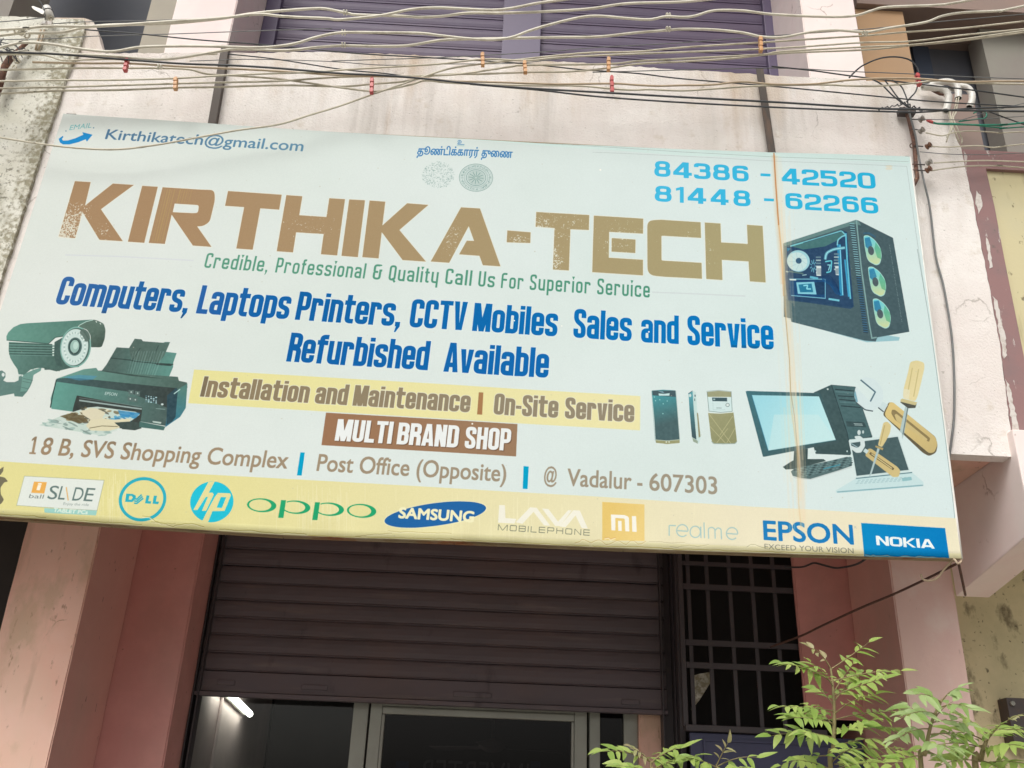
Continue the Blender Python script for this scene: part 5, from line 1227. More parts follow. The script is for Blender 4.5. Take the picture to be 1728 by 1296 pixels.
# advert strip inside the door glass, its lettering seen from behind
ad = thing('advert_strip', 'dark advert strip with reversed white lettering inside the door glass', 'advert', (0, 6.05, 1.8))
PY = 6.03; p0 = U(664, 1283, PY); p1 = U(962, 1300, PY)
box('strip', p0.x, p1.x, PY + .004, PY + .01, 1.55, p0.z + .004, M['interior_dark'], ad)
for (a, b) in ((668, 690), (895, 912)): box('blue_patch', U(a, 1288, PY).x, U(b, 1288, PY).x, PY - .002, PY + .003, 1.6, U(a, 1284, PY).z, M['blue_patch'], ad)
tc = bpy.data.curves.new('lettering', 'FONT'); tc.body = 'INVERTER'; tc.extrude = .001; to = bpy.data.objects.new('lettering_src', tc); COL.objects.link(to)
dg = bpy.context.evaluated_depsgraph_get(); tm = bpy.data.meshes.new_from_object(to.evaluated_get(dg)); bpy.data.objects.remove(to)
xs = [v_.co.x for v_ in tm.vertices]; ys = [v_.co.y for v_ in tm.vertices]; a = U(709, 1289, PY).x; b = U(893, 1296, PY).x; zt2 = U(800, 1285, PY).z
for v_ in tm.vertices: v_.co = Vector((b - (v_.co.x - min(xs)) / (max(xs) - min(xs)) * (b - a), PY - .003 + v_.co.z, zt2 - .13 + (v_.co.y - min(ys)) / (max(ys) - min(ys)) * .13))
tm.materials.clear(); tm.materials.append(M['white_pvc']); tobj = bpy.data.objects.new('lettering', tm); COL.objects.link(tobj); tobj.parent = ad; tobj.location = -WORLD_ORG[ad.name]

# upper storey
ZU = 5.2; ZT = 8.9
rough_box('upper_pillar', 2.055, 2.443, 4.9, 5.5, ZU, ZT, M['upper_paint'], bld, seed=11)
rough_box('upper_pillar', -2.307, -1.894, 4.9, 5.6, ZU, ZT, M['upper_paint'], bld, seed=12)
box('upper_wall', -1.893, 2.054, 5.66, 5.8, ZU, ZT, M['interior_dark'], bld)
box('upper_slab', -2.6, 2.6, 4.3, 5.9, ZT, ZT + .15, M['pink_paint_pale'], bld)
UY = 5.5
def up_shutter(px0, px1, label):
    x0, x1 = U(px0, 60, UY).x, U(px1, 60, UY).x
    P = .108
    rs_ = box('purple_shutter', x0 - .01, x1 + .01, UY + .05, UY + .06, ZU, ZT, M['black_void'], bld); tag(rs_, label)
    pr = [(0.008, 0.0), (-.001, .003), (-.001, .018), (.004, .022), (.001, .028), (-.003, P * .5), (-.003, P * .75), (.000, P - .006), (.008, P - .001)]
    V = []; F = []
    for i in range(5):
        x = x0 + (x1 - x0) * i / 4
        for dy, dz in pr: V.append((x, UY + .02 + dy, 6.0 + dz))
    k = len(pr)
    for i in range(4):
        for j in range(k - 1): F.append((i * k + j, (i + 1) * k + j, (i + 1) * k + j + 1, i * k + j + 1))
    s = mesh_obj('slat', V, F, M['purple_metal'], rs_); c = WORLD_ORG[s.name].copy()
    for q in range(1, 18): copy_of(s, c + Vector((0, 0, P * q)), rs_)
    return rs_
up_shutter(465, 849, 'purple slatted shutter left of the mullion')
up_shutter(911, 1291, 'purple slatted shutter right of the mullion')
for a, b, d in ((441, 466, .0), (848, 912, -.02), (1290, 1319, .0)):
    box('shutter_frame', U(a, 60, UY).x, U(b, 60, UY).x, UY - .03 + d, UY + .045, ZU, ZT, M['purple_frame'], bld, bevel=.004)
    
# ------------------------------------------------------------------ neighbours
nl = thing('left_building', 'mossy grey-white parapet of the building at the far left edge', 'building', (-3.4, 4.9, 0))
mp = [(-420, 15), (-120, 20), (0, 27), (70, 30), (142, 33), (142, 52), (135, 78), (113, 123), (100, 165), (86, 205), (66, 266), (57, 292), (39, 355), (28, 389), (14, 430), (0, 478), (-40, 600), (-128, 850), (-420, 850)]
mo = ppx('parapet', noisy(mp[:5], 8, .9, 2) + noisy(mp[4:], 9, 1.2, 3)[1:], 4.125, .12, M['mossy_plaster'], nl)
box('slab', -4.6, -2.63, 4.25, 6.5, 3.315, 3.47, M['mossy_plaster'], nl)
box('recess_wall', -6.0, -2.405, 6.3, 6.5, 3.47, 12, M['dark_paint'], nl)
box('lower_recess', -6.0, -2.405, 5.9, 6.5, 0, 3.31, M['dark_shop'], nl)  # shadowed bay at the left, its shade put into the wall colour
box('upper_pier', U(240, 60, 5.55).x, U(284, 60, 5.55).x, 5.55, 5.9, ZU, 9.2, M['beige_paint'], nl)
box('upper_pier', -4.2, U(20, 10, 5.2).x, 5.2, 5.6, ZU, 9.2, M['grey_paint'], nl)
nr = thing('right_building', 'yellow and mauve plastered neighbour building at the right edge', 'building', (3.6, 4.9, 0))
RB = [(1622, 251), (1630, 290), (1642, 340), (1653, 400), (1665, 460), (1678, 530), (1690, 600), (1701, 690), (1712, 771)]
e0 = [(U(a, b, 4.15).x + .002, U(a, b, 4.15).z) for a, b in RB]
mauve = e0 + [(e0[-1][0], 3.29), (6.4, 3.29), (6.4, 3.48), (U(1728, 600, 4.15).x - .01, 3.48)] + [(U(a, b, 4.15).x, U(a, b, 4.15).z) for a, b in ((1728, 600), (1712, 520), (1694, 430), (1679, 350), (1664, 284))] + [(6.4, U(1664, 284, 4.15).z), (6.4, e0[0][1])]
prism('parapet_border', mauve, 4.152, 4.25, M['mauve_paint'], nr)
box('parapet_panel', U(1640, 300, 4.15).x, 6.38, 4.175, 4.245, 3.30, U(1664, 284, 4.15).z + .02, M['yellow_paint'], nr)
for i, q in enumerate(([(1648, 322), (1656, 330), (1657, 352), (1651, 360), (1646, 338)], [(1676, 500), (1684, 508), (1690, 545), (1696, 560), (1699, 600), (1694, 606), (1686, 560)], [(1697, 640), (1703, 648), (1712, 690), (1722, 730), (1728, 770), (1736, 800), (1716, 790), (1708, 720)], [(1664, 400), (1669, 410), (1675, 450), (1670, 452)])):
    r_ = ppx('peeled_patch', noisy(q + [q[0]], 5, 1.2, 30 + i)[:-1], 4.149, .002, M['peeled_lime'], nr)
box('gap_shade', U(1600, 200, 4.5).x, U(1650, 200, 4.5).x, 4.5, 4.6, 3.3, U(1605, 158, 4.5).z, M['brown_soffit'], nr)  # brown strip stands in for the shade of the gap between buildings
box('lower_wall', 2.47, 6.5, 5.25, 5.4, 0, 3.3, M['mouldy_yellow'], nr)
box('slab', 2.668, 6.5, 4.26, 5.6, 3.30, 3.45, M['mouldy_yellow'], nr)
box('upper_pier', U(1452, 60, 5.5).x, U(1533, 60, 5.5).x, 5.52, 5.8, ZU, U(1500, 15, 5.5).z, M['tan_paint'], nr)
zb2 = U(1600, 19, 5.5).z
box('lintel', U(1452, 60, 5.5).x, 6.5, 5.47, 5.83, zb2, 9.0, M['brown_soffit'], nr)
yb2 = (U(1600, 84, 1.0).z - EYE); yb2 = (zb2 - EYE) / yb2
box('upper_soffit', U(1536, 60, 5.5).x, 6.5, 5.84, yb2 + .3, zb2 - .002, zb2 + .08, M['brown_soffit'], nr)
box('upper_back_wall', 2.9, 7.5, yb2, yb2 + .1, 4.5, zb2 - .004, M['dark_paint'], nr)
box('upper_side_panel', U(1540, 100, yb2).x, U(1567, 100, yb2).x, yb2 - .03, yb2 - .002, 4.5, zb2 - .01, M['navy_paint'], nr)
yp = yb2 - .25
box('balcony_pier', U(1662, 90, yp).x + .0, 7.0, yp, yp + .2, 4.5, zb2 - .006, M['grey_paint'], nr)
mbx = thing('meter_box', 'black box fixed on the mouldy yellow wall at the right edge', 'box', (U(1716, 1200, 5.2).x, 5.2, 1.9))
v, f = box_vf(U(1697, 1200, 5.18).x, U(1750, 1200, 5.18).x, 5.15, 5.248, U(1716, 1260, 5.18).z, U(1716, 1179, 5.18).z); mesh_obj('case', v, f, M['dark_iron'], mbx, bevel=.006)
pq = U(1709, 1187, 5.14); v, f = tube_vf([(pq.x, 5.149, pq.z), (pq.x, 5.135, pq.z)], .012, 8); mesh_obj('knob', v, f, M['aluminium'], mbx)

# ------------------------------------------------------------------ the signboard
sb = thing('shop_signboard', 'large white printed shop signboard reading KIRTHIKA-TECH hung on the parapet', 'signboard', (0, 4.03, 2.72))
TOPE = [(107, 192), (170, 196), (240, 200), (357, 208), (470, 216), (576, 223), (700, 230.5), (863, 238.5), (1000, 245.5), (1152, 252.5), (1299, 257), (1420, 260.5), (1535, 264.3)]
BOTE = [(-108, 865), (0, 871), (60, 875), (170, 883), (300, 891.5), (446, 901), (576, 907), (660, 909.5), (827, 915), (1000, 923), (1198, 930.4), (1350, 935), (1470, 939), (1622, 942)]
def curve_px(pl, n):
    p = [U(a, b, BY) for a, b in pl]; xs = [q.x for q in p]; zs = [q.z for q in p]
    X = np.linspace(xs[0], xs[-1], n); return X, np.interp(X, xs, zs)
NX, NZ = 150, 60
tX, tZ = curve_px(TOPE, NX + 1); bX, bZ = curve_px(BOTE, NX + 1)
# the right edge bows a little
V = []; F = []; rr = np.random.RandomState(6)
wav = smooth_noise(NZ + 1, NX + 1, 14, 31) - .5; wv2 = smooth_noise(NZ + 1, NX + 1, 3, 32) - .5
for j in range(NZ + 1):
    t = j / NZ
    for i in range(NX + 1):
        low = max(0, (t - .93) / .07)
        x = tX[i] * (1 - t) + bX[i] * t; z = tZ[i] * (1 - t) + bZ[i] * t
        V.append((x, BY + wav[j, i] * .006 + wv2[j, i] * .010 * low, z + (wv2[j, i] * .004 if j == NZ else 0)))
base = len(V)
for i in range(NX + 1):                                  # folded under the frame
    V.append((bX[i], BY + .012 + wv2[0, i] * .004, V[NZ * (NX + 1) + i][2] - .002 + wv2[3, i] * .006))
for j in range(NZ):
    for i in range(NX): a = j * (NX + 1) + i; F.append((a, a + 1, a + NX + 2, a + NX + 1))
for i in range(NX): a = NZ * (NX + 1) + i; F.append((a, a + 1, base + i + 1, base + i))
bo = mesh_obj('banner_sheet', V, F, M['banner'], sb, smooth=True, org=(0, 0, 0))
bme = bo.data; bme.materials.append(M['frame_metal'])
for p_ in bme.polygons:                                   # the rusty, dirt-stained fold under the frame
    if min(p_.vertices) >= NZ * (NX + 1) or max(p_.vertices) >= base: p_.material_index = 1
uvl = bme.uv_layers.new(name='UVMap')
for lp in bme.loops:
    c = bme.vertices[lp.vertex_index].co
    uvl.data[lp.index].uv = ((c.x - TX0) * TS / TW, 1 - (TZ1 - c.z) * TS / TH)
def frame_bar(name, a, b, w, d, y, mat=M['frame_metal']):
    a = Vector(a); b = Vector(b); t = (b - a).normalized(); s = t.cross(Vector((0, 1, 0))).normalized() * w / 2
    P = [a + s, b + s, b - s, a - s]; v = [(p.x, y, p.z) for p in P] + [(p.x, y + d, p.z) for p in P]
    return mesh_obj(name, v, [(0, 1, 2, 3), (7, 6, 5, 4), (0, 4, 5, 1), (1, 5, 6, 2), (2, 6, 7, 3), (3, 7, 4, 0)], mat, sb, bevel=.002)
# bottom rail follows the sagging lower edge in short welded lengths
for i in range(0, NX, 25):
    frame_bar('bottom_rail', (bX[i] + .001, 0, bZ[i] + .012), (bX[min(i + 25, NX)] - .001, 0, bZ[min(i + 25, NX)] + .012), .030, .028, BY + .024)
frame_bar('top_rail', (tX[0], 0, tZ[0] - .03), (tX[-1], 0, tZ[-1] - .03), .03, .03, BY + .015)
frame_bar('side_rail', (tX[0] + .02, 0, tZ[0] - .05), (bX[0] + .02, 0, bZ[0] + .03), .03, .03, BY + .015)
frame_bar('side_rail', (tX[-1] - .018, 0, tZ[-1] - .05), (bX[-1] - .018, 0, bZ[-1] + .03), .03, .03, BY + .015)
for x in (-1.2, 0, 1.2): frame_bar('cross_rail', (x, 0, 4.80), (x, 0, 2.78), .03, .03, BY + .047)
for zc_ in (3.4, 4.2): frame_bar('cross_rail', (tX[0] + .06, 0, zc_), (tX[-1] - .1, 0, zc_), .03, .03, BY + .078)
# white welt round the right edge
v = []
for q in range(13):
    t = q / 12; x = tX[-1] * (1 - t) + bX[-1] * t; z = tZ[-1] * (1 - t) + bZ[-1] * t; v.append((x + .004, BY + .006, z))
mesh_obj('edge_welt', *tube_vf(v, .007, 6), M['white_pvc'], sb, smooth=True)
p = U(118, 191.5, BY); mesh_obj('corner_tab', *box_vf(p.x - .02, p.x + .03, BY + .004, BY + .02, p.z - .004, p.z + .003), M['dark_iron'], sb)
p = U(1533, 264, BY); mesh_obj('corner_tab', *box_vf(p.x - .015, p.x + .008, BY + .004, BY + .02, p.z - .002, p.z + .005), M['dark_iron'], sb)

for a, b, lab in (((380, 76), (357, 209), 'dark angle-iron post rising above the left part of the signboard'), ((1282, 116), (1303, 259), 'dark angle-iron post above the phone numbers, with rust running down below it')):
    A = U(*a, 4.105); B = U(*b, 4.105); d = (B - A); B2 = A + d * 1.35
    v, f = merge([box_vf(-.021, .021, 0, .004, -(B2 - A).length, 0), box_vf(.017, .021, .0045, .038, -(B2 - A).length, 0)])
    q = Vector((0, 0, -1)).rotation_difference((B2 - A).normalized()); v = [A + q @ Vector(p) for p in v]
    tag(mesh_obj('iron_post', v, f, M['post_iron']), lab, 'post', 'iron posts holding the signboard')
# rust run-offs and chipped plaster edge on the posts come with the plaster material

# ------------------------------------------------------------------ cables
def cable(label, pts, w, mat, Y=3.86, ext=(True, True), group=None, name='cable', n=6, cat='cable'):
    P = [(U(p[0], p[1], (p[2] if len(p) > 2 else Y))) for p in pts]
    if ext[0] and pts[0][0] < 40: d = (P[0] - P[1]).normalized(); P = [P[0] + d * 1.6] + P
    if ext[1] and pts[-1][0] > 1650: d = (P[-1] - P[-2]).normalized(); P = P + [P[-1] + d * 1.6]
    r = w / FOC * 4.35 / 2
    v, f = tube_vf(catmull(P, n), r, 6)
    o = mesh_obj(name, v, f, mat, smooth=True); tag(o, label, cat, group); return o
CP, CT, CK, CG, CN = M['cream_pvc'], M['cream_thin'], M['black_cable'], M['grey_cable'], M['tan_cable']
G1 = 'cables strung along the front of the building'
cs = [
 ('topmost thick cream cable, leaving at the top edge right of the purple mullion', [(0, 50), (40, 48), (83, 44), (167, 44), (277, 37), (367, 31), (433, 24), (470, 27), (500, 29), (550, 31), (576, 33), (643, 26), (693, 16), (736, 13), (783, 15), (829, 17), (863, 14), (909, 5), (960, -2), (1040, -16)], 5.6, CP, 3.80),
 ('second thick cream cable crossing the purple shutters just under the top edge', [(0, 60), (33, 56), (100, 55), (140, 47), (187, 42), (277, 40), (367, 32), (433, 22), (520, 15), (550, 15), (576, 20), (590, 23), (603, 25), (676, 27), (709, 29), (749, 27), (789, 22), (843, 22), (909, 20), (993, 15), (1059, 6), (1152, 3), (1230, -5), (1330, -20)], 5.6, CP, 3.83),
 ('thick cream cable making a high wave over the right purple shutter', [(0, 80), (33, 72), (83, 74), (133, 82), (187, 87), (233, 80), (283, 78), (350, 78), (420, 80), (460, 79), (500, 73), (533, 63), (576, 55), (640, 55), (709, 56), (743, 60), (789, 65), (829, 67), (863, 63), (893, 52), (926, 42), (976, 30), (1009, 27), (1059, 31), (1096, 33), (1123, 28), (1152, 29), (1172, 27), (1205, 18), (1252, 18), (1302, 24), (1385, 28), (1439, 27), (1471, 18), (1497, 12), (1575, 9), (1610, 5), (1690, -10)], 5.4, CP, 3.80),
 ('thick cream cable just under the wavy one, rising to the top right', [(0, 92), (33, 88), (117, 92), (183, 94), (250, 100), (300, 98), (367, 87), (400, 83), (483, 85), (533, 80), (576, 77), (630, 78), (686, 77), (743, 68), (789, 66), (863, 64.5), (940, 63), (1009, 62), (1076, 55), (1126, 51), (1152, 49), (1202, 50), (1252, 55), (1285, 62), (1319, 63), (1369, 54), (1412, 51), (1462, 54), (1502, 47), (1560, 38), (1590, 27), (1628, 21), (1690, 18), (1728, 10)], 5.4, CP, 3.84),
 ('cream cable hanging across the e-mail line of the signboard', [(0, 232, 3.9), (63, 242, 3.9), (133, 250, 3.9), (200, 252, 3.9), (267, 244, 3.9), (333, 232, 3.9), (400, 220, 3.9), (470, 210, 3.9), (520, 195, 3.9), (576, 178, 3.9), (626, 160), (676, 143), (719, 128), (763, 115), (829, 106), (909, 97), (993, 89), (1076, 87), (1152, 80), (1279, 72), (1385, 65), (1462, 60), (1530, 54), (1619, 48), (1728, 36)], 3.8, CT, 3.87),
 ('cream cable just below the top of the parapet, upper of the right-hand bundle', [(0, 137), (100, 135.5), (200, 135), (300, 132), (367, 128), (433, 125), (520, 122), (576, 118), (640, 114), (740, 108), (816, 100), (889, 102), (943, 97), (1043, 92), (1152, 88), (1252, 84), (1352, 79), (1452, 72), (1535, 70), (1619, 60), (1728, 49)], 3.8, CT, 3.85),
 ('cream cable through the orange spacers, middle of the right-hand bundle', [(0, 149), (100, 147), (200, 144), (333, 140), (467, 137), (576, 130), (709, 128), (776, 125), (859, 113), (889, 110), (1026, 108), (1076, 103), (1152, 99), (1285, 92), (1319, 87), (1462, 79), (1535, 76), (1619, 67), (1728, 52)], 4.0, CT, 3.88),
 ('lowest cream cable of the left bundle under the orange spacer', [(0, 158), (60, 155), (100, 153), (200, 152), (300, 148), (367, 147), (480, 144), (576, 146), (626, 142), (686, 137), (743, 126), (809, 125), (893, 122), (960, 121), (1026, 115), (1076, 108), (1152, 104), (1230, 99), (1319, 90), (1462, 84), (1535, 77), (1619, 69), (1728, 55)], 4.0, CT, 3.90),
 ('cream cable threaded through the left red spacer, ending over the pipe bends', [(55, 105), (150, 107), (213, 107), (300, 112), (367, 115), (433, 118), (500, 122), (576, 127), (686, 130), (726, 133), (763, 137), (809, 138), (876, 140), (943, 142), (1033, 141), (1069, 143), (1109, 145), (1152, 144), (1202, 143), (1252, 138), (1302, 142), (1369, 142), (1435, 135), (1485, 132.5), (1552, 133), (1619, 138), (1728, 137)], 4.2, CN, 3.86),
 ('cream cable running below the middle red spacer towards the right red spacer', [(0, 118), (133, 115), (213, 115), (260, 115), (317, 117), (350, 125), (400, 128), (467, 133), (520, 140), (576, 148), (626, 154), (643, 153), (693, 143), (719, 136), (763, 140), (876, 144), (976, 145), (1033, 150), (1069, 152), (1096, 151), (1152, 153), (1202, 150), (1279, 145), (1385, 143), (1435, 145), (1485, 145), (1545, 140), (1585, 136), (1640, 140), (1728, 142)], 4.0, CT, 3.89),
 ('sagging cream cable below the thick ones at the left end', [(0, 92), (60, 92), (83, 95), (107, 102), (140, 101), (190, 100), (240, 103), (283, 99), (330, 93), (367, 91)], 3.4, CT, 3.89),
 ('thick black cable sloping across the parapet down to the wall hook', [(0, 88), (90, 91), (167, 97), (300, 107), (383, 110), (467, 115), (576, 124), (643, 127), (719, 133), (793, 141), (876, 148), (1033, 157), (1152, 164), (1319, 173), (1479, 183), (1530, 184), (1599, 186), (1728, 188)], 4.2, CK, 3.83),
 ('black cable just under the thick black one', [(793, 142, 3.84), (909, 152), (1009, 163), (1152, 173), (1350, 183), (1519, 189), (1560, 189), (1640, 183), (1728, 180)], 3.6, CK, 3.87),
 ('thin black cable from the roof corner to the right window', [(143, 50), (233, 57), (333, 67), (450, 76), (600, 90), (720, 97), (880, 107), (976, 117), (1076, 124), (1152, 133), (1319, 147), (1485, 163), (1585, 172), (1728, 180)], 2.8, CK, 3.92),
 ('thin black cable starting from the top of the left iron post', [(384, 91), (467, 100), (576, 117), (650, 124), (719, 133), (800, 138)], 2.6, CK, 3.91),
 ('black cable from the right purple shutter over the pipe bends', [(1302, 112), (1370, 119), (1435, 128), (1552, 142), (1640, 152), (1728, 164)], 3.0, CK, 3.93),
 ('thin grey wire sloping past the right iron post', [(1000, 122), (1152, 118), (1312, 115), (1420, 120), (1545, 125), (1640, 130), (1728, 133)], 2.0, CG, 3.95),
 ('thin grey wire rising over the right purple shutter to the top right', [(560, 103), (650, 100), (743, 97), (909, 88), (1009, 80), (1152, 72), (1279, 62), (1452, 50), (1569, 38), (1728, 24)], 1.9, CG, 3.95),
 ('thin grey wire beside the second black cable at the left', [(0, 67), (90, 65), (160, 61), (300, 57), (433, 52), (560, 48)], 1.8, CG, 3.95),
 ('thin dark wire reaching the capped pipe from the left edge', [(0, 37), (35, 34), (73, 30)], 2.0, CG, 4.02),
 ('thin dark wire from behind the capped pipe over the beige pier', [(90, 40), (140, 37), (240, 35), (330, 32), (420, 28)], 1.8, CG, 4.0),
 ('long thin grey wire below the parapet crest', [(320, 103), (430, 100), (560, 104), (650, 110), (760, 108), (880, 106), (1000, 92)], 1.7, CG, 3.95),
 ('steel wire line sloping up to the right over the grey neighbour wall', [(1545, 201), (1575, 201.5), (1640, 202), (1728, 196)], 1.6, CG, 4.0),
 ('thin grey wire rising from the pipe bends to the right edge', [(1620, 203), (1668, 189), (1728, 174)], 1.8, CG, 4.0),
 ('black cable falling from the green loop to the right edge', [(1668, 188), (1700, 200), (1728, 210)], 2.6, CK, 4.0),
 ('thin grey wire between the second and the lower insulators', [(1552, 256), (1600, 260), (1660, 261), (1728, 258)], 1.6, CG, 4.06),
 ('short cream cable from the second insulator to the right edge', [(1562, 224), (1590, 229), (1608, 224), (1640, 221), (1690, 224), (1728, 222)], 2.8, CT, 4.02),
 ('cream cable from the third insulator, kinked near the right edge', [(1572, 247), (1600, 248), (1650, 246), (1675, 249), (1700, 246), (1728, 243)], 2.8, CT, 4.04),
 ('cream cable from the fourth insulator over the mauve border', [(1576, 275), (1610, 273), (1660, 271), (1728, 273)], 2.8, CT, 4.05),
 ('cream cable from the lowest insulator over the yellow panel', [(1572, 288), (1600, 284), (1640, 280), (1690, 280), (1728, 283)], 3.0, CT, 4.07),
 ('green cable from the topmost insulator to the right edge', [(1575, 207), (1585, 209), (1615, 210), (1660, 211), (1700, 210), (1728, 207)], 4.0, M['green_cable'], 4.0),
 ('lower green cable just under the upper green one', [(1580, 208), (1620, 209), (1670, 214), (1700, 216), (1728, 214)], 2.8, M['green_cable'], 4.03),
 ('green loop of cable hooked back beside the dark gap', [(1618, 205), (1650, 201), (1660, 200), (1665, 195), (1663, 189), (1655, 186), (1647, 189), (1643, 191)], 3.0, M['green_cable'], 4.02),
 ('black cable bowed in a high arch over the tan wall', [(1433, 131), (1446, 118), (1459, 109), (1485, 98.5), (1512, 96), (1535, 101), (1547, 113), (1551, 124)], 3.4, CK, 3.98),
 ('black cable end hanging from the right red spacer to the wall hook', [(1549, 143), (1545, 155), (1537, 164), (1530, 172)], 3.0, CK, 3.98),
 ('leftmost black cable bent down into the wall hook', [(1470, 133), (1487, 142), (1503, 158), (1515, 168), (1531, 180)], 3.2, CK, 4.0),
 ('middle black cable bent down into the wall hook', [(1492, 134), (1503, 148), (1513, 162), (1524, 174), (1535, 182)], 3.0, CK, 4.02),
 ('rightmost black cable bent down into the wall hook', [(1505, 135), (1520, 145), (1527, 158), (1531, 170), (1534, 184)], 3.0, CK, 4.04),
 ('long black cable dropping down the parapet right of the signboard', [(1532, 180, 4.05), (1537, 200, 4.06), (1545, 230, 4.08), (1550, 262, 4.1), (1560, 310, 4.1), (1569, 350, 4.12), (1579, 432, 4.13), (1592, 482, 4.13), (1605, 559, 4.13), (1610, 632, 4.13), (1610, 699, 4.13), (1606, 740, 4.13), (1602, 768, 4.14), (1596, 800, 4.16)], 4.4, CG, 4.1),
 ('black wire drooping behind the lower right part of the signboard', [(1325, 957, 5.3), (1352, 957, 5.2), (1365, 953, 5.0), (1375, 950, 4.9), (1395, 955, 4.8), (1412, 958.5, 4.7), (1435, 955, 4.6), (1450, 950, 4.5), (1465, 940, 4.4), (1480, 930, 4.3)], 4.0, CK, 4.6),
]
for c in cs:
    cable(c[0], c[1], c[2], c[3], c[4], group=G1 if c[1][0][0] < 700 and c[1][-1][0] > 900 else None)

def twist(label, px0, px1, Y, w, mat, amp, turns, name='twisted_wire'):
    n = 60; P = []
    for i in range(n + 1):
        t = i / n; p = U(px0[0] + (px1[0] - px0[0]) * t, px0[1] + (px1[1] - px0[1]) * t, Y)
        a = t * turns * 6.283; P.append(p + Vector((math.cos(a) * .3, math.sin(a), math.cos(a))) * amp * (.7 + .5 * math.sin(t * 17)))
    v, f = tube_vf(P, w / FOC * 4.35 / 2, 5); return tag(mesh_obj(name, v, f, mat, smooth=True), label, 'wire')
twist('black wire coiled round the black cables left of the wall hook', (1481, 184), (1523, 176), 4.0, 2.2, CK, .006, 5)
twist('black wire lashing wound round the wall hook', (1519, 172), (1560, 187), 4.05, 2.6, CK, .009, 5)
twist('dark wire tangle at the left edge under the thick cables', (-6, 92), (48, 86), 4.0, 2.2, CK, .016, 6)
rr = random.Random(5)
tg = []
for k in range(9):
    a = (rr.uniform(-4, 12), rr.uniform(62, 80)); b = (rr.uniform(4, 40), rr.uniform(78, 108)); m_ = ((a[0] + b[0]) / 2 + rr.uniform(-12, 12), (a[1] + b[1]) / 2 + rr.uniform(-8, 8))
    tg.append(tube_vf(catmull([U(*a, 4.0 + k * .004), U(*m_, 4.0), U(*b, 4.02 + k * .003)], 5), .0028, 5))
tag(mesh_obj('wire_tangle', *merge(tg), CK, smooth=True), 'loose black wire ends sprouting by the rusty rod at the left edge', 'wire')
rod = tube_vf(catmull([U(45, 72, 4.08), U(32, 84, 4.08), U(14, 100, 4.07), U(6, 128, 4.07), U(-4, 165, 4.07)], 4), .012, 6)
tag(mesh_obj('rusty_rod', *merge([rod, tube_vf([U(-2, 150, 4.06), U(8, 112, 4.06), U(22, 92, 4.06)], .020, 6)]), M['rust'], smooth=True), 'rusty iron rod leaning on the mossy parapet at the left edge', 'iron rod')
ro = []
for k, (a, b) in enumerate(((26, 96), (28, 102), (24, 114), (31, 104))): ro.append(torus_vf(U(a, b, 4.03), (.3, 1, .2), .017 - k * .002, .004, 12, 5))
tag(mesh_obj('cable_coil', *merge(ro), CT, smooth=True), 'small cream cable coil hooked on the rusty rod at the left edge', 'cable coil')

# spacers and ties on the cables
def spacer(px, y0, y1, mat, col, label, Y=3.845, lean=0.0, n=3):
    P = U(px, y0, Y); Q = U(px + lean, y1, Y); parts = []
    for k in range(n):
        c = P.lerp(Q, (k + .5) / n); h = (P - Q).length / n / 2
        w = .0095
        parts.append(box_vf(c.x - w, c.x + w, Y - .012, Y + .014, c.z - h * .98, c.z + h * .45))
        parts.append(box_vf(c.x - w * .6, c.x + w * .6, Y - .009, Y + .010, c.z + h * .46, c.z + h * .97))
    o = mesh_obj('cable_spacer', *merge(parts), mat, bevel=.0018); tag(o, label, 'cable spacer', 'plastic spacers clipped on the cables')
spacer(215, 99, 120, M['red_plastic'], 0, 'red plastic cable spacer above the left end of the signboard', lean=-4)
spacer(297, 131, 151, M['orange_plastic'], 0, 'orange plastic cable spacer left of the left iron post', lean=-1)
spacer(628, 131, 157, M['red_plastic'], 0, 'red plastic cable spacer below the left purple shutter', lean=-1, n=3)
spacer(814, 89, 111, M['orange_plastic'], 0, 'orange plastic cable spacer below the purple mullion', lean=1)
spacer(885, 103, 123, M['orange_plastic'], 0, 'orange plastic cable spacer just right of the purple mullion', lean=2)
spacer(1027, 97, 119, M['orange_plastic'], 0, 'orange plastic cable spacer above a red one', lean=0)
spacer(1032, 128, 156, M['red_plastic'], 0, 'red plastic cable spacer below an orange one', lean=1)
spacer(1283, 61, 87, M['orange_plastic'], 0, 'orange plastic cable spacer above the right iron post', lean=1)
spacer(1547, 124, 144, M['red_plastic'], 0, 'red plastic cable spacer over the right end of the parapet', Y=3.9, lean=5)
for (x, y, lab) in ((583, 21, 'cream cable tie knot on the topmost cable pair'), (580, 55, 'cream cable tie on the wavy cable above the left shutter'), (580, 76, 'cream cable tie on the dipping cable above the left shutter'), (1128, 26, 'cream cable tie on the wavy cable above the right shutter'), (1128, 49, 'cream cable tie on the dipping cable above the right shutter'), (1460, 56, 'cream wrapped joint on the cables over the right pillar'), (270, 113, 'cream wrapped joint on the cable right of the left red spacer')):
    c = U(x, y, 3.82)
    parts = [torus_vf(c + Vector((d, 0, 0)), (1, .1, .15), .0115, .0045, 10, 5) for d in (-.008, .006)]
    tag(mesh_obj('cable_tie', *merge(parts), CP, smooth=True), lab, 'cable tie', 'ties on the thick cables')
c = U(38, 55, 3.82); parts = [torus_vf(U(28 + k * 9, 50 + k * 5, 3.82), (1, .1, -.8), .015, .005, 10, 5) for k in range(3)]
tag(mesh_obj('cable_tie', *merge(parts), CP, smooth=True), 'cream cable wrapping left of the capped pipe', 'cable tie', 'ties on the thick cables')

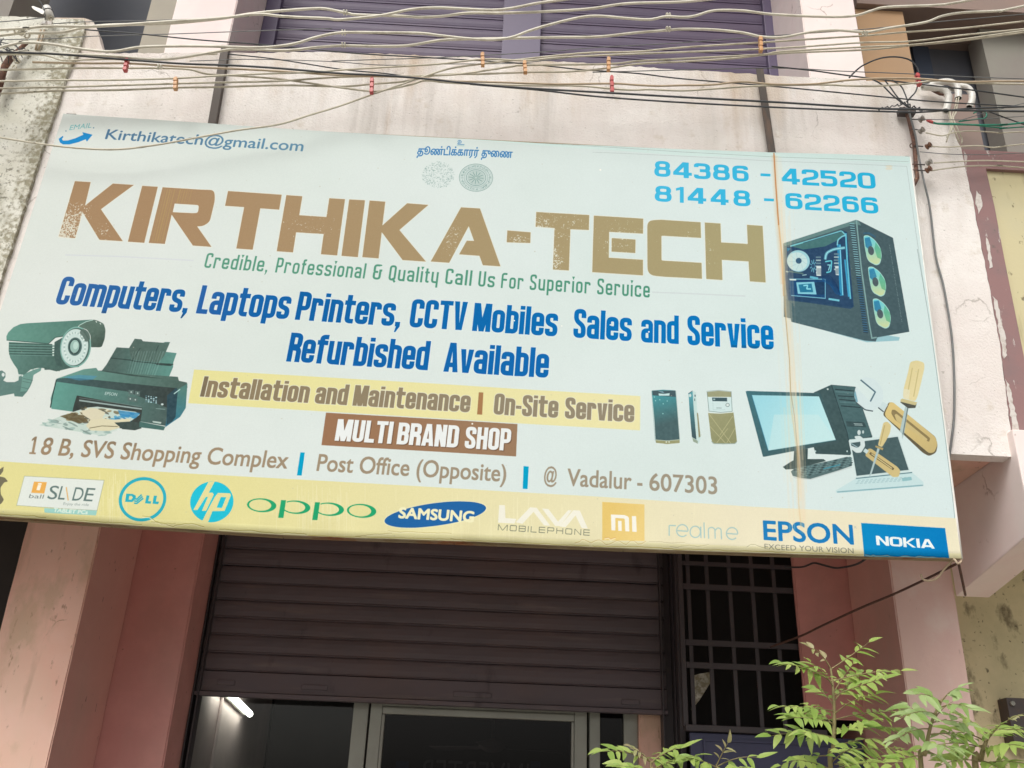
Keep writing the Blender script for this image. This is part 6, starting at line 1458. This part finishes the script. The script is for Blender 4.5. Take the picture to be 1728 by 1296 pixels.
# capped pipe with its flag at the top left
pc = thing('capped_pipe', 'short white pipe end strapped upright over the mossy parapet corner', 'pipe', tuple(U(82, 40, 4.05)))
A, B = U(78.5, 13, 4.05), U(84, 30, 4.05); ax = (B - A)
v, f = tube_vf([A - ax * .10, A, A + ax * .3, B, B], [.012, .022, .0245, .0245, .0205], 14, cap=False); mesh_obj('cap', v, f, M['white_pvc'], pc, smooth=True)
v, f = tube_vf([A + ax * .25, B - ax * .2], .018, 10); mesh_obj('bore', v, f, M['black_void'], pc, smooth=True)
mesh_obj('strap', *merge([torus_vf(A + ax * .42, ax, .0262, .0025, 16, 5), tube_vf([U(60, -8, 4.02), U(70, 6, 4.02), U(76, 20, 4.03), U(76, 34, 4.03)], .0026, 5)]), CK, pc, smooth=True)
for k in (0, 1): mesh_obj('pipe_wire', *tube_vf([U(83 + k * 4, 27, 4.05), U(82 + k * 4, 37, 4.05), U(85 + k * 3, 42, 4.05)], .0045, 6), CT, pc, smooth=True)
mesh_obj('clamp', *merge([box_vf(U(73, 42, 4.06).x, U(90, 42, 4.06).x, 4.04, 4.07, U(80, 43, 4.05).z, U(80, 37, 4.05).z), torus_vf(U(74, 40, 4.05), (0, 1, 0), .014, .005, 10, 5)]), M['porcelain'], pc, bevel=.002)
q = [(53, 11), (56, 10), (72, 16), (76, 19), (72, 24), (68, 22), (56, 15)]
ppx('flag', q, 4.03, .004, M['white_pvc'], pc)
for k in (0, 1):
    mesh_obj('pipe_wire', *tube_vf([U(69 + k * 6, 50, 4.1), U(66 + k * 6, 62, 4.11), U(62 + k * 6, 74, 4.11), U(60 + k * 5, 84, 4.115)], .0062, 6), M['tan_cable'], pc, smooth=True)

# wall hook with its rusty rod, insulators, pipe bends
wh = thing('insulator_rack', 'rusty vertical iron rod with hooks fixed at the right end of the parapet', 'iron rack', tuple(U(1540, 250, 4.12)))
mesh_obj('rod', *tube_vf(catmull([U(1524, 182, 4.11), U(1531, 192, 4.11), U(1537, 215, 4.11), U(1543, 245, 4.11), U(1546, 285, 4.11), U(1548, 298, 4.1), U(1545, 306, 4.1), U(1541, 313, 4.1)], 5), .0115, 7), M['rust'], wh, smooth=True)
mesh_obj('bracket', *merge([box_vf(U(1518, 190, 4.1).x, U(1545, 190, 4.1).x, 4.09, 4.135, U(1530, 191, 4.1).z, U(1530, 183, 4.1).z)]), M['dark_iron'], wh, bevel=.003)
mesh_obj('wire_loop', *merge([torus_vf(U(1542, 282, 4.1), (0, 1, .2), .018, .003, 12, 5), torus_vf(U(1539, 246, 4.1), (0, 1, .4), .012, .003, 12, 5)]), M['rust'], wh, smooth=True)
for i, (x, y) in enumerate(((1537, 201), (1538, 218), (1542, 246), (1545, 277), (1546, 287))):
    mesh_obj('hook', *tube_vf([U(x, y, 4.1), U(x + 16, y + 1, 4.08)], .0035, 5), M['dark_iron'], wh, smooth=True)
for (x, y, mt, lab) in ((1555, 201, 'porcelain', 'grey reel insulator, topmost of the five at the parapet end'), (1555, 220, 'porcelain', 'grey-brown reel insulator just below the topmost one'), (1567, 246, 'brown_porcelain', 'brown pointed insulator in the middle of the five'), (1568, 274, 'porcelain', 'pale ringed insulator, second from the bottom'), (1567, 286, 'brown_porcelain', 'brown ringed insulator, lowest of the five')):
    c = U(x, y, 4.07); axis = Vector((.5, -.8, .1)).normalized()
    parts = [torus_vf(c + axis * d, axis, R, r, 14, 6) for d, R, r in ((-.010, .012, .0055), (0, .008, .005), (.010, .012, .0055))]
    tag(mesh_obj('insulator', *merge(parts), M[mt], smooth=True), lab, 'insulator', 'reel insulators on the rusty rack')
mesh_obj('cable_wrap', *tube_vf([U(1564, 203, 4.04), U(1570, 205, 4.03), U(1577, 208, 4.02)], [.006, .010, .006], 7), M['red_plastic'], wh, smooth=True)
def bend(label, pts, r, Y):
    t = thing('pipe_bend', label, 'pipe', tuple(U(*pts[0], Y)), 'white pipe bends over the parapet end')
    P = catmull([U(a, b, Y) for a, b in pts], 7)
    v, f = tube_vf(P, r, 14, cap=False); mesh_obj('pipe', v, f, M['white_pvc'], t, smooth=True)
    d = (P[-1] - P[-3]).normalized(); v, f = tube_vf([P[-1] - d * .03, P[-1] - d * .004], r * .86, 12); mesh_obj('bore', v, f, M['black_void'], t, smooth=True)
    v, f = torus_vf(P[-1], d, r * .95, r * .12, 14, 5); mesh_obj('rim', v, f, M['white_pvc'], t, smooth=True)
    return t
bend('white pipe bend nearest the signboard, with a rusty stained mouth', [(1556, 147), (1575, 148), (1591, 151), (1600, 160), (1600, 172), (1596, 187)], .0195, 4.10)
bend('middle white pipe bend with cream wires coming out of its mouth', [(1568, 146), (1582, 140), (1600, 138), (1613, 144), (1617, 155), (1617, 166)], .0195, 4.19)
bend('rightmost white pipe bend, over the dark gap', [(1606, 150), (1620, 146), (1633, 149), (1640, 159), (1640, 170), (1636, 181)], .0195, 4.28)
for k, pts in enumerate(([(1618, 164, 4.18), (1616, 176, 4.14), (1613, 190, 4.1), (1609, 200, 4.08), (1616, 218, 4.08), (1623, 234, 4.1), (1623, 242, 4.1)], [(1614, 166, 4.18), (1612, 180, 4.14), (1607, 196, 4.1), (1607, 210, 4.08), (1613, 225, 4.08), (1619, 240, 4.1)], [(1602, 186, 4.1), (1605, 200, 4.08), (1607, 215, 4.07), (1600, 230, 4.07), (1597, 240, 4.08)], [(1600, 190, 4.11), (1604, 205, 4.09), (1604, 218, 4.08), (1598, 232, 4.09)])):
    cable(('cream wire out of the middle pipe bend, longer one', 'cream wire out of the middle pipe bend, shorter one', 'cream wire hanging from the nearest pipe bend to the front', 'cream wire hanging from the nearest pipe bend against the wall')[k], pts, 3.0, CT, name='cable', cat='wire')
tag(mesh_obj('pipe_stub', *tube_vf([U(1574, 152, 4.12), U(1586, 159, 4.11), U(1592, 160, 4.11)], [.010, .008, .006], 8), M['rust'], smooth=True), 'rusty pipe stub poking out under the nearest white pipe bend', 'pipe stub')

# brace rod and tie wires at the lower right corner of the sign
brr = cable('rusty brace rod from the lower right corner of the signboard back to the window', [(1300, 1092, 5.5), (1352, 1073, 5.25), (1385, 1057, 5.05), (1452, 1026, 4.7), (1505, 1004, 4.45), (1565, 976, 4.22), (1613, 952, 4.06)], 4.2, M['rust_dark'], name='brace_rod', cat='rod')
cable('cream tie wire knotted at the lower right corner of the signboard', [(1554, 969, 4.1), (1557, 977, 4.1), (1568, 980, 4.1), (1582, 975, 4.08), (1592, 962, 4.06), (1603, 950, 4.03), (1610, 944, 4.0), (1616, 951, 3.99), (1622, 947, 4.0), (1619, 942, 4.02)], 3.6, M['tan_cable'], name='tie_wire', cat='wire')
cable('short rusty hanger rod under the lower right corner of the signboard', [(1618, 952, 4.08), (1624, 980, 4.3), (1629, 1004, 4.5)], 4.6, M['rust_dark'], name='hanger_rod', cat='rod')
# ------------------------------------------------------------------ neem saplings in front
def leaf_mesh(name, L, Wd, curl, mat, serr=True):
    n = 5; V = []; F = []
    for i in range(n + 1):
        t = i / n; w = Wd * (math.sin(math.pi * min(1, t ** .75)) ** .8 if 0 < t < 1 else 0) * (1 - .25 * t)
        x = L * t; off = curl * L * t * t * .55; dz = -.22 * L * t * t
        V += [(x, off - w * .62, dz + w * .16), (x, off, dz), (x, off + w * .38, dz + w * .16)]
    for i in range(n):
        a = i * 3; F += [(a, a + 3, a + 4, a + 1), (a + 1, a + 4, a + 5, a + 2)]
    me = bpy.data.meshes.new(name); me.from_pydata(V, [], F); me.materials.append(mat)
    for p in me.polygons: p.use_smooth = True
    return me
LM = {k: [leaf_mesh('leaf', L, L * w, c, M[k]) for L, w, c in ((.066, .39, .25), (.056, .36, -.3), (.076, .35, .5), (.062, .42, -.2), (.046, .42, .1))] for k in ('leaf_fresh', 'leaf_pale', 'leaf_young')}

def sapling(label, loc_px, Y, stem_px, fronds, mat='leaf_fresh', seed=1, r0=.0085):
    rnd = random.Random(seed)
    S = [U(a, b, Y) for a, b in stem_px]; base = Vector((S[0].x - .03, Y + .02, 0))
    t = thing('neem_sapling', label, 'sapling', tuple(base), 'leafy saplings along the bottom right')
    P = catmull([base, base.lerp(S[0], .5) + Vector((.02, 0, 0))] + S, 8); n = len(P)
    v, f = tube_vf(P, [r0 * (1 - .8 * i / n) + .0012 for i in range(n)], 7)
    tr = mesh_obj('trunk', v, f, M['stem'], t, smooth=True)
    stalks = []
    for fr in fronds:
        (x0, y0), (x1, y1) = fr[0], fr[1]; dy = fr[2] if len(fr) > 2 else rnd.uniform(-.18, .12); arch = fr[3] if len(fr) > 3 else rnd.uniform(8, 18); kind = fr[4] if len(fr) > 4 else mat
        A = U(x0, y0, Y); B = U(x1, y1, Y + dy)
        up = U(x0, y0 - 10, Y) - A; mid = (A + B) / 2 + up * arch / 10
        Q = [(1 - s) ** 2 * A + 2 * s * (1 - s) * mid + s * s * B for s in [k / 14 for k in range(15)]]
        stalks.append(tube_vf(Q, [.0022 * (1 - .75 * k / 14) for k in range(15)], 5, cap=False))
        Ln = (B - A).length; pairs = max(3, min(8, int(Ln / .032)))
        dmain = (B - A).normalized()
        nrm = dmain.cross(Vector((rnd.uniform(-.3, .3), -1, rnd.uniform(-.1, .5)))).normalized()
        # leaf plane faces roughly up and to the street
        facing = Vector((rnd.uniform(-.35, .35), -.55 + rnd.uniform(-.35, .35), .8)).normalized()
        k0 = .22
        for k in range(pairs):
            s = k0 + (1 - k0) * (k + .5) / (pairs + .3); p = Q[min(14, int(s * 14))]; d = (Q[min(14, int(s * 14) + 1)] - Q[max(0, int(s * 14) - 1)]).normalized()
            for sd in (-1, 1):
                if rnd.random() < .05: continue
                side = d.cross(facing).normalized() * sd
                dirn = (d * rnd.uniform(.55, 1.0) + side * rnd.uniform(.65, 1.0) + Vector((rnd.uniform(-.12, .12), rnd.uniform(-.12, .12), rnd.uniform(-.38, .05)))).normalized()
                nz_ = (facing + Vector((rnd.uniform(-.45, .45), rnd.uniform(-.45, .45), rnd.uniform(-.3, .3)))).normalized()
                y_ = nz_.cross(dirn).normalized() * (1 if sd > 0 else 1); z_ = dirn.cross(y_).normalized()
                sc = rnd.uniform(.72, 1.08) * (1.0 - .45 * abs(s - .55)) * (0.62 if kind == 'leaf_young' else 1)
                me = rnd.choice(LM[kind]); o = bpy.data.objects.new('leaf', me); COL.objects.link(o); o.parent = t
                R = Matrix((dirn, y_, z_)).transposed().to_4x4()
                o.matrix_basis = Matrix.Translation(p + side * .001 - base) @ R @ Matrix.Scale(sc, 4)
        me = rnd.choice(LM[kind]); o = bpy.data.objects.new('leaf', me); COL.objects.link(o); o.parent = t
        y_ = facing.cross(dmain).normalized(); z_ = dmain.cross(y_)
        o.matrix_basis = Matrix.Translation(Q[-1] - base) @ Matrix((dmain, y_, z_)).transposed().to_4x4() @ Matrix.Scale(.8 if kind != 'leaf_young' else .5, 4)
    mesh_obj('leaf_stalks', *merge(stalks), M['stem'], t, smooth=True)
    return t

Y1 = 2.95
sapling('tallest neem sapling, standing in front of the pink wall beside the window grille', None, Y1, [(1404, 1330), (1406, 1262), (1408, 1210), (1406, 1165), (1402, 1128)],
 [((1403, 1130), (1366, 1093), -.03, 16, 'leaf_young'), ((1404, 1128), (1466, 1084), .0, -2, 'leaf_fresh'), ((1403, 1150), (1322, 1120), -.08, 12), ((1405, 1150), (1520, 1132), -.05, 10),
  ((1406, 1158), (1368, 1118), -.1, 8), ((1406, 1175), (1490, 1145), -.12, 4), ((1408, 1200), (1316, 1192), -.1, 4), ((1408, 1205), (1478, 1172), -.15, 14), ((1408, 1215), (1560, 1205), .05, 18),
  ((1408, 1222), (1330, 1212), -.15, 10), ((1407, 1245), (1302, 1242), -.05, 14), ((1407, 1240), (1475, 1215), -.2, 8), ((1408, 1250), (1350, 1236), -.25, 8), ((1407, 1262), (1490, 1248), -.05, 12), ((1405, 1300), (1345, 1282), -.1, 6), ((1405, 1300), (1490, 1286), -.12, 8), ((1405, 1285), (1440, 1262), -.3, 6),
  ((1407, 1185), (1440, 1150), .1, 8), ((1407, 1190), (1372, 1160), .1, 10), ((1408, 1232), (1525, 1232), .12, 14), ((1408, 1275), (1318, 1292), .1, 10), ((1408, 1226), (1362, 1190), .2, 10), ((1408, 1270), (1540, 1268), .1, 12), ((1406, 1170), (1440, 1120), .08, 4), ((1408, 1290), (1455, 1300), .1, 8)], seed=4)
sapling('pale sapling in front of the right pink pillar', None, 2.7, [(1558, 1330), (1562, 1270), (1572, 1220), (1590, 1180)],
 [((1590, 1182), (1622, 1160), -.05, 10, 'leaf_pale'), ((1588, 1185), (1545, 1172), -.1, 10, 'leaf_pale'), ((1585, 1195), (1640, 1196), -.1, 14, 'leaf_pale'), ((1578, 1205), (1520, 1212), -.12, 14, 'leaf_pale'), ((1572, 1220), (1630, 1222), .0, 10, 'leaf_pale'), ((1568, 1230), (1508, 1252), -.05, 14, 'leaf_pale'), ((1563, 1262), (1610, 1262), -.2, 8, 'leaf_pale'), ((1560, 1275), (1505, 1292), -.1, 10, 'leaf_fresh'), ((1570, 1225), (1530, 1190), .1, 8), ((1566, 1240), (1640, 1246), .1, 10), ((1575, 1215), (1608, 1184), .05, 8), ((1563, 1268), (1600, 1290), .1, 8)], mat='leaf_pale', seed=9)
sapling('sapling with a dark forked stem at the bottom right corner', None, 2.85, [(1650, 1330), (1656, 1280), (1664, 1252), (1672, 1234)],
 [((1672, 1236), (1728, 1204), -.1, 8, 'leaf_young'), ((1668, 1240), (1620, 1208), -.08, 6), ((1668, 1240), (1742, 1236), -.1, 14), ((1664, 1252), (1600, 1236), -.1, 12), ((1660, 1262), (1560, 1262), .05, 16), ((1658, 1268), (1722, 1258), -.2, 10), ((1655, 1285), (1590, 1290), -.1, 10), ((1654, 1290), (1738, 1290), -.15, 10), ((1664, 1252), (1690, 1222), -.15, 3), ((1660, 1258), (1610, 1275), .05, 8), ((1660, 1262), (1700, 1284), .05, 8), ((1668, 1242), (1712, 1226), .1, 8), ((1656, 1284), (1690, 1300), -.1, 6)], seed=12, r0=.012)
sapling('low sapling in front of the pink column between shop door and window', None, 2.9, [(1102, 1345), (1099, 1310), (1098, 1284)],
 [((1098, 1286), (1020, 1268), -.08, 14), ((1098, 1288), (1150, 1262), -.06, 10), ((1098, 1286), (1066, 1262), -.05, 6, 'leaf_young'), ((1100, 1300), (1172, 1276), -.1, 10), ((1100, 1304), (1040, 1292), -.2, 6), ((1100, 1302), (1130, 1288), .05, 6), ((1099, 1290), (1120, 1268), .1, 4)], seed=21, r0=.006)
sapling('low sapling in front of the dark blue panel', None, 2.9, [(1214, 1345), (1211, 1312), (1209, 1290)],
 [((1209, 1292), (1228, 1254), -.05, 2, 'leaf_young'), ((1210, 1296), (1158, 1280), -.1, 8), ((1210, 1294), (1276, 1278), -.05, 12), ((1211, 1304), (1262, 1296), -.2, 8)], seed=27, r0=.005)
